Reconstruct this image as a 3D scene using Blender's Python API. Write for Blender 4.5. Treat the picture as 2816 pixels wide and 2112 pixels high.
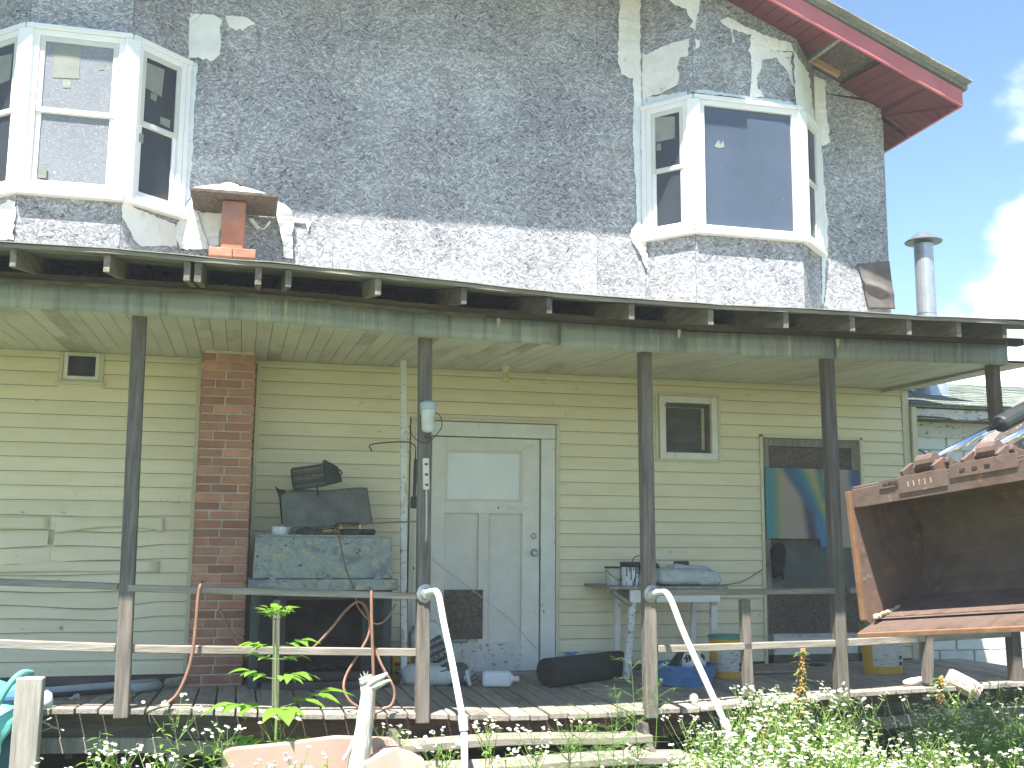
import bpy, bmesh, math, random
from mathutils import Vector, Matrix, noise
random.seed(7)
R = math.radians
sc = bpy.context.scene
for o in list(bpy.data.objects): bpy.data.objects.remove(o)

# ------------------------------------------------------------------ camera
F = 2960.0                                   # focal length in photo pixels (2816 wide)
PITCH, YAW, ROLL = R(8.2), R(14.0), R(0.45)
CAM = Vector((0, -9.3, 1.68))
fw = Vector((math.sin(YAW)*math.cos(PITCH), math.cos(YAW)*math.cos(PITCH), math.sin(PITCH)))
_r = Vector((math.cos(YAW), -math.sin(YAW), 0)); _u = _r.cross(fw)
RT = math.cos(ROLL)*_r + math.sin(ROLL)*_u
UP = -math.sin(ROLL)*_r + math.cos(ROLL)*_u
cd = bpy.data.cameras.new('camera'); cam = bpy.data.objects.new('camera', cd)
sc.collection.objects.link(cam); sc.camera = cam
cd.sensor_width = 36; cd.lens = F/2816*36; cd.clip_end = 4000; cd.clip_start = .05
m = Matrix((RT, UP, -fw)).transposed().to_4x4(); m.translation = CAM
cam.matrix_world = m

# ------------------------------------------------------------------ sun, sky, exposure
SUN_AZ, SUN_EL = R(33), R(64.5)                # azimuth: to the left of the wall's normal
SUN = Vector((-math.sin(SUN_AZ)*math.cos(SUN_EL), -math.cos(SUN_AZ)*math.cos(SUN_EL), math.sin(SUN_EL)))
sl = bpy.data.lights.new('sun', 'SUN'); sl.energy = 5.0; sl.angle = R(.55); sl.color = (1, .955, .875)
so = bpy.data.objects.new('sun', sl); sc.collection.objects.link(so)
so.rotation_euler = SUN.to_track_quat('Z', 'Y').to_euler()
sc.cycles.max_bounces = 5; sc.cycles.diffuse_bounces = 3; sc.cycles.glossy_bounces = 3; sc.cycles.transmission_bounces = 3
sc.cycles.caustics_reflective = False; sc.cycles.caustics_refractive = False; sc.cycles.use_adaptive_sampling = True; sc.cycles.adaptive_threshold = .03; sc.cycles.adaptive_min_samples = 16
world = bpy.data.worlds.new('World'); sc.world = world; world.use_nodes = True
sc.view_settings.view_transform = 'Standard'; sc.view_settings.look = 'None'
sc.view_settings.gamma = 1; sc.view_settings.exposure = 1.62; sc.view_settings.use_curve_mapping = False

def ray(x, y): return fw + RT*((x-1408)/F) - UP*((y-1056)/F)
def at(x, y, Y):
    d = ray(x, y); return CAM + d*((Y-CAM.y)/d.y)
def onz(x, y, Z):
    d = ray(x, y); return CAM + d*((Z-CAM.z)/d.z)
def onplane(x, y, p, n):
    d = ray(x, y); return CAM + d*((p-CAM).dot(n)/d.dot(n))

nt = world.node_tree; nt.nodes.clear()
def wn(t, **k):
    n = nt.nodes.new(t)
    for a, b in k.items(): setattr(n, a, b)
    return n
wo = wn('ShaderNodeOutputWorld'); bg = wn('ShaderNodeBackground')
sky = wn('ShaderNodeTexSky', sky_type='NISHITA', sun_disc=False)
sky.sun_elevation = SUN_EL; sky.sun_rotation = math.atan2(SUN.x, SUN.y)
sky.air_density = 1.0; sky.dust_density = .35; sky.ozone_density = 1.0
bg.inputs['Strength'].default_value = .085
tc = wn('ShaderNodeTexCoord')
# cumulus: domain-warped noise over the view direction; one bank stands low to the right
nz = wn('ShaderNodeTexNoise'); nz.inputs['Scale'].default_value = 3.2; nz.inputs['Detail'].default_value = 9; nz.inputs['Roughness'].default_value = .56
mp = wn('ShaderNodeMapping'); mp.inputs['Scale'].default_value = (1, 1, 1.7); mp.inputs['Location'].default_value = (2.3, .6, .4)
nt.links.new(tc.outputs['Generated'], mp.inputs['Vector']); nt.links.new(mp.outputs[0], nz.inputs['Vector'])
masks = []
for (px, py, rad, amp) in ((2850, 655, .055, 1.05), (2850, 830, .06, 1.2), (2720, 1010, .06, 1.2), (3250, 760, .15, 1.0)):
    d0 = ray(px, py).normalized()
    dot = wn('ShaderNodeVectorMath', operation='DISTANCE'); dot.inputs[1].default_value = d0
    nt.links.new(tc.outputs['Generated'], dot.inputs[0])
    mr = wn('ShaderNodeMapRange'); mr.inputs['From Min'].default_value = 0; mr.inputs['From Max'].default_value = rad*1.9
    mr.inputs['To Min'].default_value = .42*amp; mr.inputs['To Max'].default_value = 0
    nt.links.new(dot.outputs['Value'], mr.inputs['Value']); masks.append(mr.outputs[0])
acc = masks[0]
for k in masks[1:]:
    mx = wn('ShaderNodeMath', operation='MAXIMUM'); nt.links.new(acc, mx.inputs[0]); nt.links.new(k, mx.inputs[1]); acc = mx.outputs[0]
ad = wn('ShaderNodeMath', operation='ADD'); nt.links.new(acc, ad.inputs[0]); nt.links.new(nz.outputs['Fac'], ad.inputs[1])
cr = wn('ShaderNodeMapRange', interpolation_type='SMOOTHSTEP'); cr.inputs['From Min'].default_value = .72; cr.inputs['From Max'].default_value = .92
nt.links.new(ad.outputs[0], cr.inputs['Value'])
mxc = wn('ShaderNodeMixRGB'); mxc.inputs['Color2'].default_value = (13, 13, 13.2, 1)
tnt = wn('ShaderNodeMixRGB', blend_type='MULTIPLY'); tnt.inputs['Fac'].default_value = 1; tnt.inputs['Color2'].default_value = (.87, 1.0, 1.03, 1)
nt.links.new(sky.outputs[0], tnt.inputs['Color1'])
nt.links.new(cr.outputs[0], mxc.inputs['Fac']); nt.links.new(tnt.outputs[0], mxc.inputs['Color1'])
nt.links.new(mxc.outputs[0], bg.inputs['Color']); nt.links.new(bg.outputs[0], wo.inputs['Surface'])

# ------------------------------------------------------------------ materials
def newmat(name):
    mt = bpy.data.materials.new(name); mt.use_nodes = True
    t = mt.node_tree; t.nodes.clear()
    out = t.nodes.new('ShaderNodeOutputMaterial'); b = t.nodes.new('ShaderNodeBsdfPrincipled')
    t.links.new(b.outputs[0], out.inputs[0]); return mt, t, b
class NT:
    def __init__(s, t): s.t = t
    def n(s, ty, ins=None, **k):
        nd = s.t.nodes.new(ty)
        for a, b in k.items(): setattr(nd, a, b)
        for a, b in (ins or {}).items():
            if isinstance(b, bpy.types.NodeSocket): s.t.links.new(b, nd.inputs[a])
            else: nd.inputs[a].default_value = b
        return nd
    def vec(s, stretch=(1,1,1), off=13.7):
        tc = s.n('ShaderNodeTexCoord'); oi = s.n('ShaderNodeObjectInfo')
        mu = s.n('ShaderNodeMath', {0: oi.outputs['Random'], 1: off}, operation='MULTIPLY')
        v = s.n('ShaderNodeVectorMath', {0: tc.outputs['Object'], 1: mu.outputs[0]}, operation='ADD')
        return s.n('ShaderNodeMapping', {'Vector': v.outputs[0], 'Scale': stretch}).outputs[0]
    def ramp(s, fac, stops):
        r = s.n('ShaderNodeValToRGB', {'Fac': fac}); e = r.color_ramp.elements
        while len(e) < len(stops): e.new(.5)
        for i, (p, c) in enumerate(stops): e[i].position = p; e[i].color = (*c, 1)
        return r.outputs[0]
    def mix(s, f, a, b, mode='MIX'):
        d = s.n('ShaderNodeMixRGB', blend_type=mode)
        for i, q in (('Fac', f), ('Color1', a), ('Color2', b)):
            if isinstance(q, bpy.types.NodeSocket): s.t.links.new(q, d.inputs[i])
            else: d.inputs[i].default_value = q if i == 'Fac' else (*q, 1)
        return d.outputs[0]
    def noise(s, v, sc_, det=5, ro=.6, dist=0):
        return s.n('ShaderNodeTexNoise', {'Vector': v, 'Scale': sc_, 'Detail': det, 'Roughness': ro, 'Distortion': dist}).outputs['Fac']
    def rng(s, v, a, b, c=0, d=1):
        return s.n('ShaderNodeMapRange', {'Value': v, 'From Min': a, 'From Max': b, 'To Min': c, 'To Max': d}).outputs[0]
    def bump(s, h, st, dist=.01):
        return s.n('ShaderNodeBump', {'Height': h, 'Strength': st, 'Distance': dist}).outputs[0]
MATS = {}
def M(name, c1, c2, scale=6, stretch=(1,1,1), rough=.8, bump=.25, metal=0, rnd=.2, detail=4, spots=None, spec=.3, c3=None, coat=0, dist=0):
    """base colour between c1 and c2 by stretched noise, per-object brightness, optional shaped wear (spots)"""
    if name in MATS: return MATS[name]
    mt, t, b = newmat(name); q = NT(t)
    v = q.vec(stretch); f = q.noise(v, scale, detail, .62, dist)
    st = [(.32, c1), (.68, c2)] if c3 is None else [(.28, c1), (.5, c2), (.72, c3)]
    col = q.ramp(f, st)
    if spots:
        for (cs, ss, lo, hi, sst) in spots:
            g = q.noise(q.vec(sst, 5.1), ss, 5, .65); col = q.mix(q.rng(g, lo, hi), col, cs)
    if rnd:
        oi = q.n('ShaderNodeObjectInfo'); k = q.rng(oi.outputs['Random'], 0, 1, 1-rnd, 1+rnd)
        cmb = q.n('ShaderNodeCombineColor', {0: k, 1: k, 2: k}); col = q.mix(1.0, col, cmb.outputs[0], 'MULTIPLY')
    t.links.new(col, b.inputs['Base Color'])
    b.inputs['Roughness'].default_value = rough; b.inputs['Metallic'].default_value = metal
    b.inputs['Specular IOR Level'].default_value = spec; b.inputs['Coat Weight'].default_value = coat
    if bump:
        h = q.noise(v, scale*2.3, 3, .7); t.links.new(q.bump(h, bump), b.inputs['Normal'])
    MATS[name] = mt; return mt

def osb_mat(name, dark, mid, light, warm=0.0):
    mt, t, b = newmat(name); q = NT(t)
    tc = q.n('ShaderNodeTexCoord'); oi = q.n('ShaderNodeObjectInfo')
    base = q.n('ShaderNodeVectorMath', {0: tc.outputs['Object'], 1: q.n('ShaderNodeMath', {0: oi.outputs['Random'], 1: 9.0}, operation='MULTIPLY').outputs[0]}, operation='ADD').outputs[0]
    wv = q.n('ShaderNodeTexNoise', {'Vector': base, 'Scale': 6.0, 'Detail': 2.0})
    base = q.n('ShaderNodeVectorMath', {0: base, 1: q.n('ShaderNodeVectorMath', {0: wv.outputs['Color'], 1: (.06, .06, .06)}, operation='MULTIPLY').outputs[0]}, operation='ADD').outputs[0]
    layers = []
    for i, (sc_, sx, sz) in enumerate(((26, 23, 105), (36, 34, 140), (18, 16, 80))):
        off = q.n('ShaderNodeMapping', {'Vector': base, 'Location': (i*3.7, i*1.9, i*5.3)}).outputs[0]
        c = q.n('ShaderNodeTexVoronoi', {'Vector': off, 'Scale': sc_}); sep = q.n('ShaderNodeSeparateColor', {0: c.outputs['Color']})
        ang = q.rng(sep.outputs[0], 0, 1, -1.1, 1.1)
        rot = q.n('ShaderNodeVectorRotate', {'Vector': off, 'Angle': ang}, rotation_type='Y_AXIS').outputs[0]
        mpn = q.n('ShaderNodeMapping', {'Vector': rot, 'Scale': (sx, 20, sz)}).outputs[0]
        w = q.n('ShaderNodeTexVoronoi', {'Vector': mpn, 'Scale': 1.0}); s2 = q.n('ShaderNodeSeparateColor', {0: w.outputs['Color']})
        layers.append(s2.outputs[0])
    a = q.n('ShaderNodeMath', {0: layers[0], 1: layers[1]}, operation='MULTIPLY').outputs[0]
    h = q.n('ShaderNodeMath', {0: a, 1: layers[2]}, operation='ADD').outputs[0]
    h = q.n('ShaderNodeMath', {0: h, 1: .5}, operation='MULTIPLY').outputs[0]
    fine = q.noise(base, 90, 3, .7); big = q.noise(base, 1.3, 4, .6)
    f = q.n('ShaderNodeMath', {0: h, 1: q.rng(fine, .3, .7, -.12, .12)}, operation='ADD').outputs[0]
    f = q.n('ShaderNodeMath', {0: f, 1: q.rng(big, .35, .65, -.10, .10)}, operation='ADD').outputs[0]
    col = q.ramp(f, [(.0, dark), (.14, tuple(.35*x+.65*y for x, y in zip(dark, mid))), (.40, mid), (.80, light)])
    fk = q.noise(q.n('ShaderNodeMapping', {'Vector': base, 'Scale': (34, 20, 80), 'Rotation': (0, .5, 0)}).outputs[0], 1, 2, .5); col = q.mix(q.rng(fk, .66, .72, 0, .75), col, dark)
    if warm:
        g = q.noise(base, .9, 4, .6); col = q.mix(q.rng(g, .5, .72, 0, warm), col, (.20, .155, .115))
    t.links.new(col, b.inputs['Base Color']); b.inputs['Roughness'].default_value = .82; b.inputs['Specular IOR Level'].default_value = .25
    t.links.new(q.bump(layers[2], .45, .006), b.inputs['Normal']); MATS[name] = mt; return mt
def glass_mat(name, c, rough=.04, streak=0, cs=(.3,.33,.38), spec=.8):
    mt, t, b = newmat(name); q = NT(t); v = q.vec((1,1,1))
    col = q.ramp(q.noise(v, 2.2, 4), [(.35, c), (.7, tuple(k*1.25 for k in c))])
    if streak:
        g = q.noise(q.vec((38, 38, 95)), 1, 6, .75, .6); g2 = q.noise(q.vec((60, 60, 60)), 1, 3, .6)
        col = q.mix(q.rng(g, .48, .66, 0, streak), col, cs); col = q.mix(q.rng(g2, .62, .74, 0, streak*.8), col, (.62, .66, .7))
        t.links.new(q.bump(g, .3), b.inputs['Normal'])
    sp = q.noise(q.vec((25, 25, 25), 3.3), 1, 4); col = q.mix(q.rng(sp, .72, .76, 0, .5), col, (.5, .5, .5))
    t.links.new(col, b.inputs['Base Color']); b.inputs['Roughness'].default_value = rough; b.inputs['Specular IOR Level'].default_value = spec
    MATS[name] = mt; return mt
def fascia_mat():
    mt, t, b = newmat('fascia_metal'); q = NT(t); v = q.vec((1,1,1), 0)
    col = q.ramp(q.noise(v, 1.4, 5), [(.3, (.25, .285, .30)), (.7, (.40, .44, .46))])
    g = q.noise(q.vec((15, 1, 1.3), 0), 1, 6, .7); big = q.noise(q.vec((.9, .9, .1), 0), 1, 2)
    k = q.n('ShaderNodeMath', {0: q.rng(g, .55, .68), 1: q.rng(big, .45, .56)}, operation='MULTIPLY').outputs[0]
    col = q.mix(k, col, (.62, .63, .52)); g2 = q.noise(q.vec((16, 1, 1.2), 0), 1, 6, .65)
    col = q.mix(q.rng(g2, .50, .70, 0, .7), col, (.13, .135, .125)); g3 = q.noise(q.vec((70, 70, 20), 0), 1, 3)
    col = q.mix(q.rng(g3, .66, .72, 0, .7), col, (.10, .09, .05))
    t.links.new(col, b.inputs['Base Color']); b.inputs['Roughness'].default_value = .5; b.inputs['Metallic'].default_value = .15
    t.links.new(q.bump(q.noise(v, 3, 3), .15, .02), b.inputs['Normal']); MATS['fascia'] = mt; return mt
def vcol_mat(name, rough=.6):
    mt, t, b = newmat(name); q = NT(t); a = q.n('ShaderNodeVertexColor', layer_name='print')
    g = q.noise(q.vec(), 40, 4); col = q.mix(q.rng(g, .3, .8, 0, .18), a.outputs[0], (.25, .24, .2))
    t.links.new(col, b.inputs['Base Color']); b.inputs['Roughness'].default_value = rough; MATS[name] = mt; return mt
def leaf_mat(name, c1, c2, trans=.35):
    mt, t, b = newmat(name); q = NT(t)
    col = q.ramp(q.noise(q.vec((1,1,1), 21), 9, 4), [(.3, c1), (.7, c2)]); t.links.new(col, b.inputs['Base Color'])
    b.inputs['Roughness'].default_value = .55
    tr = q.n('ShaderNodeBsdfTranslucent', {'Color': q.mix(1.0, col, (1.25, 1.4, .5), 'MULTIPLY')}); mx = q.n('ShaderNodeMixShader', {0: trans, 1: b.outputs[0], 2: tr.outputs[0]})
    t.links.new(mx.outputs[0], [n for n in t.nodes if n.type == 'OUTPUT_MATERIAL'][0].inputs[0]); MATS[name] = mt; return mt

WD = (.30, .27, .23)
OSB = osb_mat('osb_grey', (.085, .088, .097), (.295, .305, .33), (.62, .63, .65), .22)
OSBB = osb_mat('osb_brown', (.065, .05, .04), (.125, .10, .08), (.20, .17, .14))
SIDING = M('vinyl_siding', (.745, .68, .475), (.81, .745, .545), 3, (1,1,4), .5, .03, rnd=.04, spots=[((.35, .31, .17), 9, .66, .76, (1,1,1.6))])
TRIM = M('cream_trim', (.60, .57, .41), (.68, .64, .47), 4, rough=.5, bump=.04, rnd=.05)
SOFFIT = M('soffit_vinyl', (.54, .52, .42), (.64, .615, .51), 2.2, (1,.6,1), .5, .03, rnd=.05, spots=[((.22, .20, .15), 1.2, .55, .75, (1,.5,1))])
BRICK = M('brick_red', (.36, .17, .11), (.47, .245, .165), 9, rough=.9, bump=.5, rnd=.30, spots=[((.36, .27, .2), 14, .63, .75, (1,1,1))])
MORTAR = M('mortar', (.54, .48, .39), (.64, .57, .47), 20, rough=.95, bump=.5, rnd=0)
GREYWOOD = M('weathered_wood', (.22, .205, .185), (.36, .335, .295), 5, (6,6,.7), .85, .5, rnd=.15)
DECKWOOD = M('deck_wood', (.24, .215, .185), (.39, .35, .30), 5, (7,.6,7), .85, .5, rnd=.22, spots=[((.14, .12, .10), 3, .58, .72, (1,.5,1))])
RAILWOOD = M('rail_wood', (.20, .18, .15), (.34, .305, .26), 5, (.6,6,6), .85, .5, rnd=.12)
POSTWOOD = M('post_wood', (.10, .088, .076), (.215, .19, .165), 4, (9,9,.6), .85, .4, rnd=.12)
DARKWOOD = M('dark_wood', (.075, .068, .058), (.17, .15, .125), 4, (.7,5,5), .9, .5, rnd=.15)
RAFTER = M('rafter_wood', (.12, .105, .085), (.24, .215, .175), 5, (5,.7,5), .9, .5, rnd=.3)
WHITE = M('white_vinyl', (.78, .79, .79), (.84, .84, .83), 3, rough=.35, bump=.02, rnd=.02)
SASH = M('grey_sash', (.55, .56, .53), (.64, .64, .60), 3, rough=.4, bump=.02, rnd=.03)
WRAP = M('house_wrap', (.74, .73, .69), (.86, .86, .83), 5, rough=.6, bump=.9, rnd=.04, spots=[((.40, .33, .25), 6, .64, .78, (1,1,1))])
TAPE = M('flashing_tape', (.62, .68, .70), (.74, .78, .79), 6, rough=.45, bump=.3, rnd=.02, spots=[((.22, .42, .52), 26, .64, .70, (1,1,.5))])
FELT = M('roof_felt', (.045, .040, .038), (.085, .075, .07), 5, rough=.85, bump=.3, rnd=.05)
SHINGLE = M('shingle_grey', (.19, .21, .19), (.34, .36, .33), 40, rough=.95, bump=.5, rnd=.2)
SHINGREEN = M('shingle_green', (.13, .155, .135), (.25, .28, .24), 40, rough=.95, bump=.5, rnd=.25)
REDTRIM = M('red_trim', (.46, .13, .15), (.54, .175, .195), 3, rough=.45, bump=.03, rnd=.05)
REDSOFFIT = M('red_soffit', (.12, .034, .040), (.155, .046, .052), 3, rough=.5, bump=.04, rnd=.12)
PAINTW = M('peeling_white_paint', (.69, .69, .66), (.79, .79, .76), 6, rough=.55, bump=.25, rnd=.05, spots=[((.14, .13, .115), 17, .665, .70, (1,1,.6)), ((.40, .37, .32), 7, .68, .76, (1,1,1))])
PAINTWORN = M('worn_white_paint', (.58, .59, .57), (.70, .71, .68), 6, rough=.6, bump=.35, rnd=.05, spots=[((.27, .215, .16), 24, .58, .63, (.7,1,1.3)), ((.40, .34, .27), 9, .60, .68, (1,1,.6))])
STEEL = M('galvanised', (.38, .40, .42), (.55, .57, .59), 7, rough=.4, bump=.1, metal=.6, rnd=.05)
CHROME = M('chrome_rod', (.75, .77, .80), (.86, .87, .9), 3, rough=.12, bump=0, metal=1, rnd=0)
PATINA = M('patina_sheet', (.14, .17, .16), (.29, .335, .31), 10, rough=.65, bump=.3, metal=.1, rnd=0, c3=(.17, .20, .225), spots=[((.38, .38, .25), 13, .53, .62, (1,1,1.3)), ((.03, .035, .035), 17, .63, .67, (1,1,1.4)), ((.44, .49, .46), 19, .60, .72, (1,1,2)), ((.17, .19, .215), 3, .55, .64, (1,1,1.6))], dist=.25)
BLACKMETAL = M('black_metal', (.03, .034, .034), (.07, .075, .075), 8, rough=.5, bump=.15, metal=.3, rnd=.1)
SOOT = M('soot', (.03, .024, .02), (.07, .055, .045), 6, rough=.95, bump=.2, rnd=.1)
RUST = M('rusty_steel', (.085, .058, .048), (.165, .11, .088), 7, rough=.8, bump=.4, metal=.1, rnd=.1, c3=(.14, .10, .088), spots=[((.26, .14, .08), 5, .60, .74, (1,1,1)), ((.30, .24, .21), 14, .64, .72, (1,1,1))])
RUSTO = M('orange_rust', (.20, .105, .06), (.30, .165, .09), 9, rough=.85, bump=.4, rnd=.05)
RUSTDARK = M('bucket_inside', (.10, .072, .058), (.175, .125, .10), 5, rough=.9, bump=.35, rnd=0, spots=[((.20, .13, .07), 4, .58, .7, (1,1,1))])
MUD = M('dried_mud', (.36, .28, .20), (.50, .41, .31), 18, rough=.95, bump=.8, rnd=.1)
ORANGECORD = M('brown_cord', (.25, .135, .09), (.32, .18, .125), 10, rough=.5, bump=.05, rnd=.05)
WHITECORD = M('pale_cord', (.50, .48, .42), (.60, .58, .52), 10, rough=.6, bump=.05, rnd=0)
BLACKCORD = M('black_wire', (.02, .02, .02), (.05, .05, .05), 10, rough=.5, bump=0, rnd=.1)
WPIPE = M('white_pipe', (.72, .72, .69), (.82, .82, .80), 9, rough=.45, bump=.12, rnd=.02, spots=[((.30, .24, .18), 26, .68, .73, (1,1,1)), ((.50, .48, .43), 5, .62, .75, (1,1,1))])
GPIPE = M('grey_pipe', (.36, .40, .43), (.46, .50, .53), 6, rough=.45, bump=.05, rnd=.02)
CLAY = M('flue_clay', (.38, .155, .085), (.50, .22, .13), 6, rough=.75, bump=.2, rnd=0, spots=[((.30, .17, .16), 3, .5, .62, (1,1,1))])
CLOTHGREY = M('grey_mat', (.13, .135, .13), (.20, .205, .195), 9, rough=.95, bump=.3, rnd=0, spots=[((.11, .085, .06), 3, .6, .75, (1,1,1))])
CARPET = M('black_carpet', (.035, .036, .032), (.065, .066, .06), 60, rough=1, bump=.7, rnd=0)
YELLOW = M('yellow_plastic', (.58, .34, .035), (.66, .40, .05), 4, rough=.45, bump=.03, rnd=.06, spots=[((.36, .24, .06), 5, .66, .78, (1,1,1))])
TEAL = M('teal_plastic', (.035, .23, .20), (.055, .30, .26), 5, rough=.4, bump=.03, rnd=.04)
BLUE = M('blue_plastic', (.065, .17, .38), (.095, .22, .46), 4, rough=.45, bump=.04, rnd=.03)
PAPER = M('paper_label', (.50, .52, .50), (.60, .62, .60), 5, rough=.7, bump=.03, rnd=.03, spots=[((.22, .23, .24), 60, .56, .60, (.35,.35,2.4))])
INK = M('black_ink', (.02, .02, .022), (.05, .05, .052), 8, rough=.6, bump=.05, rnd=0)
BAGW = M('bag_white', (.48, .50, .50), (.62, .64, .63), 8, rough=.55, bump=.5, rnd=.04)
BAGK = M('bag_charcoal', (.05, .055, .06), (.10, .105, .11), 8, rough=.5, bump=.5, rnd=0)
BAGB = M('bag_blue', (.10, .20, .42), (.18, .30, .52), 8, rough=.5, bump=.5, rnd=0)
BAGGREY = M('bag_grey', (.40, .45, .48), (.54, .60, .62), 7, rough=.6, bump=.6, rnd=.05, spots=[((.28, .25, .23), 6, .58, .72, (1,1,1))])
JUG = M('milky_plastic', (.66, .70, .73), (.74, .78, .80), 6, rough=.35, bump=.03, rnd=0)
PINK = M('pale_pink_plastic', (.60, .46, .42), (.68, .54, .50), 5, rough=.5, bump=.05, rnd=0)
TAN = M('tan_plastic', (.44, .30, .24), (.52, .365, .30), 3, rough=.5, bump=.08, rnd=.03)
DRIFT = M('bleached_wood', (.50, .47, .42), (.66, .63, .58), 6, (8,8,.8), .9, .9, rnd=0, spots=[((.22, .19, .16), 5, .64, .74, (1,1,.4))])
BLOCK = M('whitewashed_block', (.66, .69, .71), (.76, .78, .79), 6, rough=.85, bump=.4, rnd=.06, spots=[((.24, .25, .25), 8, .70, .76, (1,1,1.5))])
CAN = M('paint_can_white', (.60, .63, .66), (.70, .73, .75), 6, rough=.4, bump=.03, rnd=.03, spots=[((.02, .022, .025), 30, .57, .61, (1,1,.22))])
CANOLD = M('paint_can_old', (.40, .37, .32), (.58, .56, .51), 14, rough=.6, bump=.1, rnd=.03)
TARPT = M('teal_tarp', (.10, .42, .40), (.18, .55, .52), 5, rough=.5, bump=.35, rnd=.03)
BIN = M('blue_bin', (.03, .10, .15), (.05, .15, .21), 4, rough=.5, bump=.05, rnd=0)
BALLW = M('ball_white', (.66, .66, .66), (.74, .74, .73), 6, rough=.5, bump=.05, rnd=0)
LAMPGLASS = M('frosted_lamp_glass', (.50, .53, .53), (.66, .70, .70), 5, rough=.2, bump=.02, rnd=0, spec=.6)
BULB = M('yellow_bulb', (.62, .56, .22), (.70, .64, .30), 5, rough=.25, bump=0, rnd=0)
IVORY = M('ivory_plastic', (.60, .57, .46), (.68, .65, .54), 6, rough=.45, bump=.03, rnd=0, spots=[((.2, .17, .12), 22, .66, .72, (1,1,1))])
MATTAN = M('door_mat', (.27, .23, .19), (.36, .31, .26), 22, rough=1, bump=.5, rnd=.05)
GLASSD = glass_mat('dark_glass', (.032, .037, .043), .25, spec=.5)
GLASSS = glass_mat('screened_glass', (.17, .18, .20), .4, .8, spec=.4)
GLASSB = glass_mat('picture_glass', (.062, .08, .115), .2, spec=.6)
GLASSW = M('fogged_pane', (.72, .76, .76), (.80, .83, .82), 3, rough=.25, bump=.05, rnd=0, spots=[((.46, .46, .33), 2.6, .66, .72, (1,1,1))])
LOUVRE = M('louvre_glass', (.075, .08, .07), (.13, .135, .12), 3, rough=.25, bump=.03, rnd=.1)
STICK = M('paper_sticker', (.20, .225, .20), (.27, .29, .25), 8, rough=.7, bump=.02, rnd=.1)
FASCIA = fascia_mat()
SCREENMESH = M('wire_mesh', (.05, .055, .05), (.10, .105, .10), 20, rough=.5, bump=0, metal=.4, rnd=0)
STALK = leaf_mat('stalk_green', (.15, .26, .06), (.24, .36, .10), .15)
LEAF = leaf_mat('leaf_green', (.15, .27, .045), (.27, .41, .08))
LEAFB = leaf_mat('sapling_leaf', (.15, .30, .04), (.25, .42, .06), .45)
FERN = leaf_mat('feather_weed', (.13, .26, .06), (.22, .37, .09), .3)
PETAL = leaf_mat('petal_white', (.72, .72, .68), (.82, .82, .80), .3)
DISK = M('flower_disk', (.55, .48, .06), (.66, .56, .10), 8, rough=.8, bump=0, rnd=0)
SEED = M('dock_seed', (.34, .19, .07), (.46, .30, .12), 8, rough=.9, bump=.2, rnd=0)
DIRT = M('ground_soil', (.055, .06, .03), (.13, .14, .06), 1.6, rough=1, bump=.4, rnd=0, spots=[((.09, .15, .04), 2.2, .45, .62, (1,1,1))])

LAPSHADE = M('lap_shade', (.11, .095, .055), (.16, .14, .08), 5, rough=.9, bump=0, rnd=0)  # shadow line under each siding lap, put into the colour
DOORPAINT = M('door_paint', (.66, .645, .59), (.75, .735, .68), 6, rough=.55, bump=.25, rnd=.05, spots=[((.14, .13, .115), 19, .685, .72, (1,1,.6)), ((.40, .37, .32), 7, .70, .78, (1,1,1))])

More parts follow.
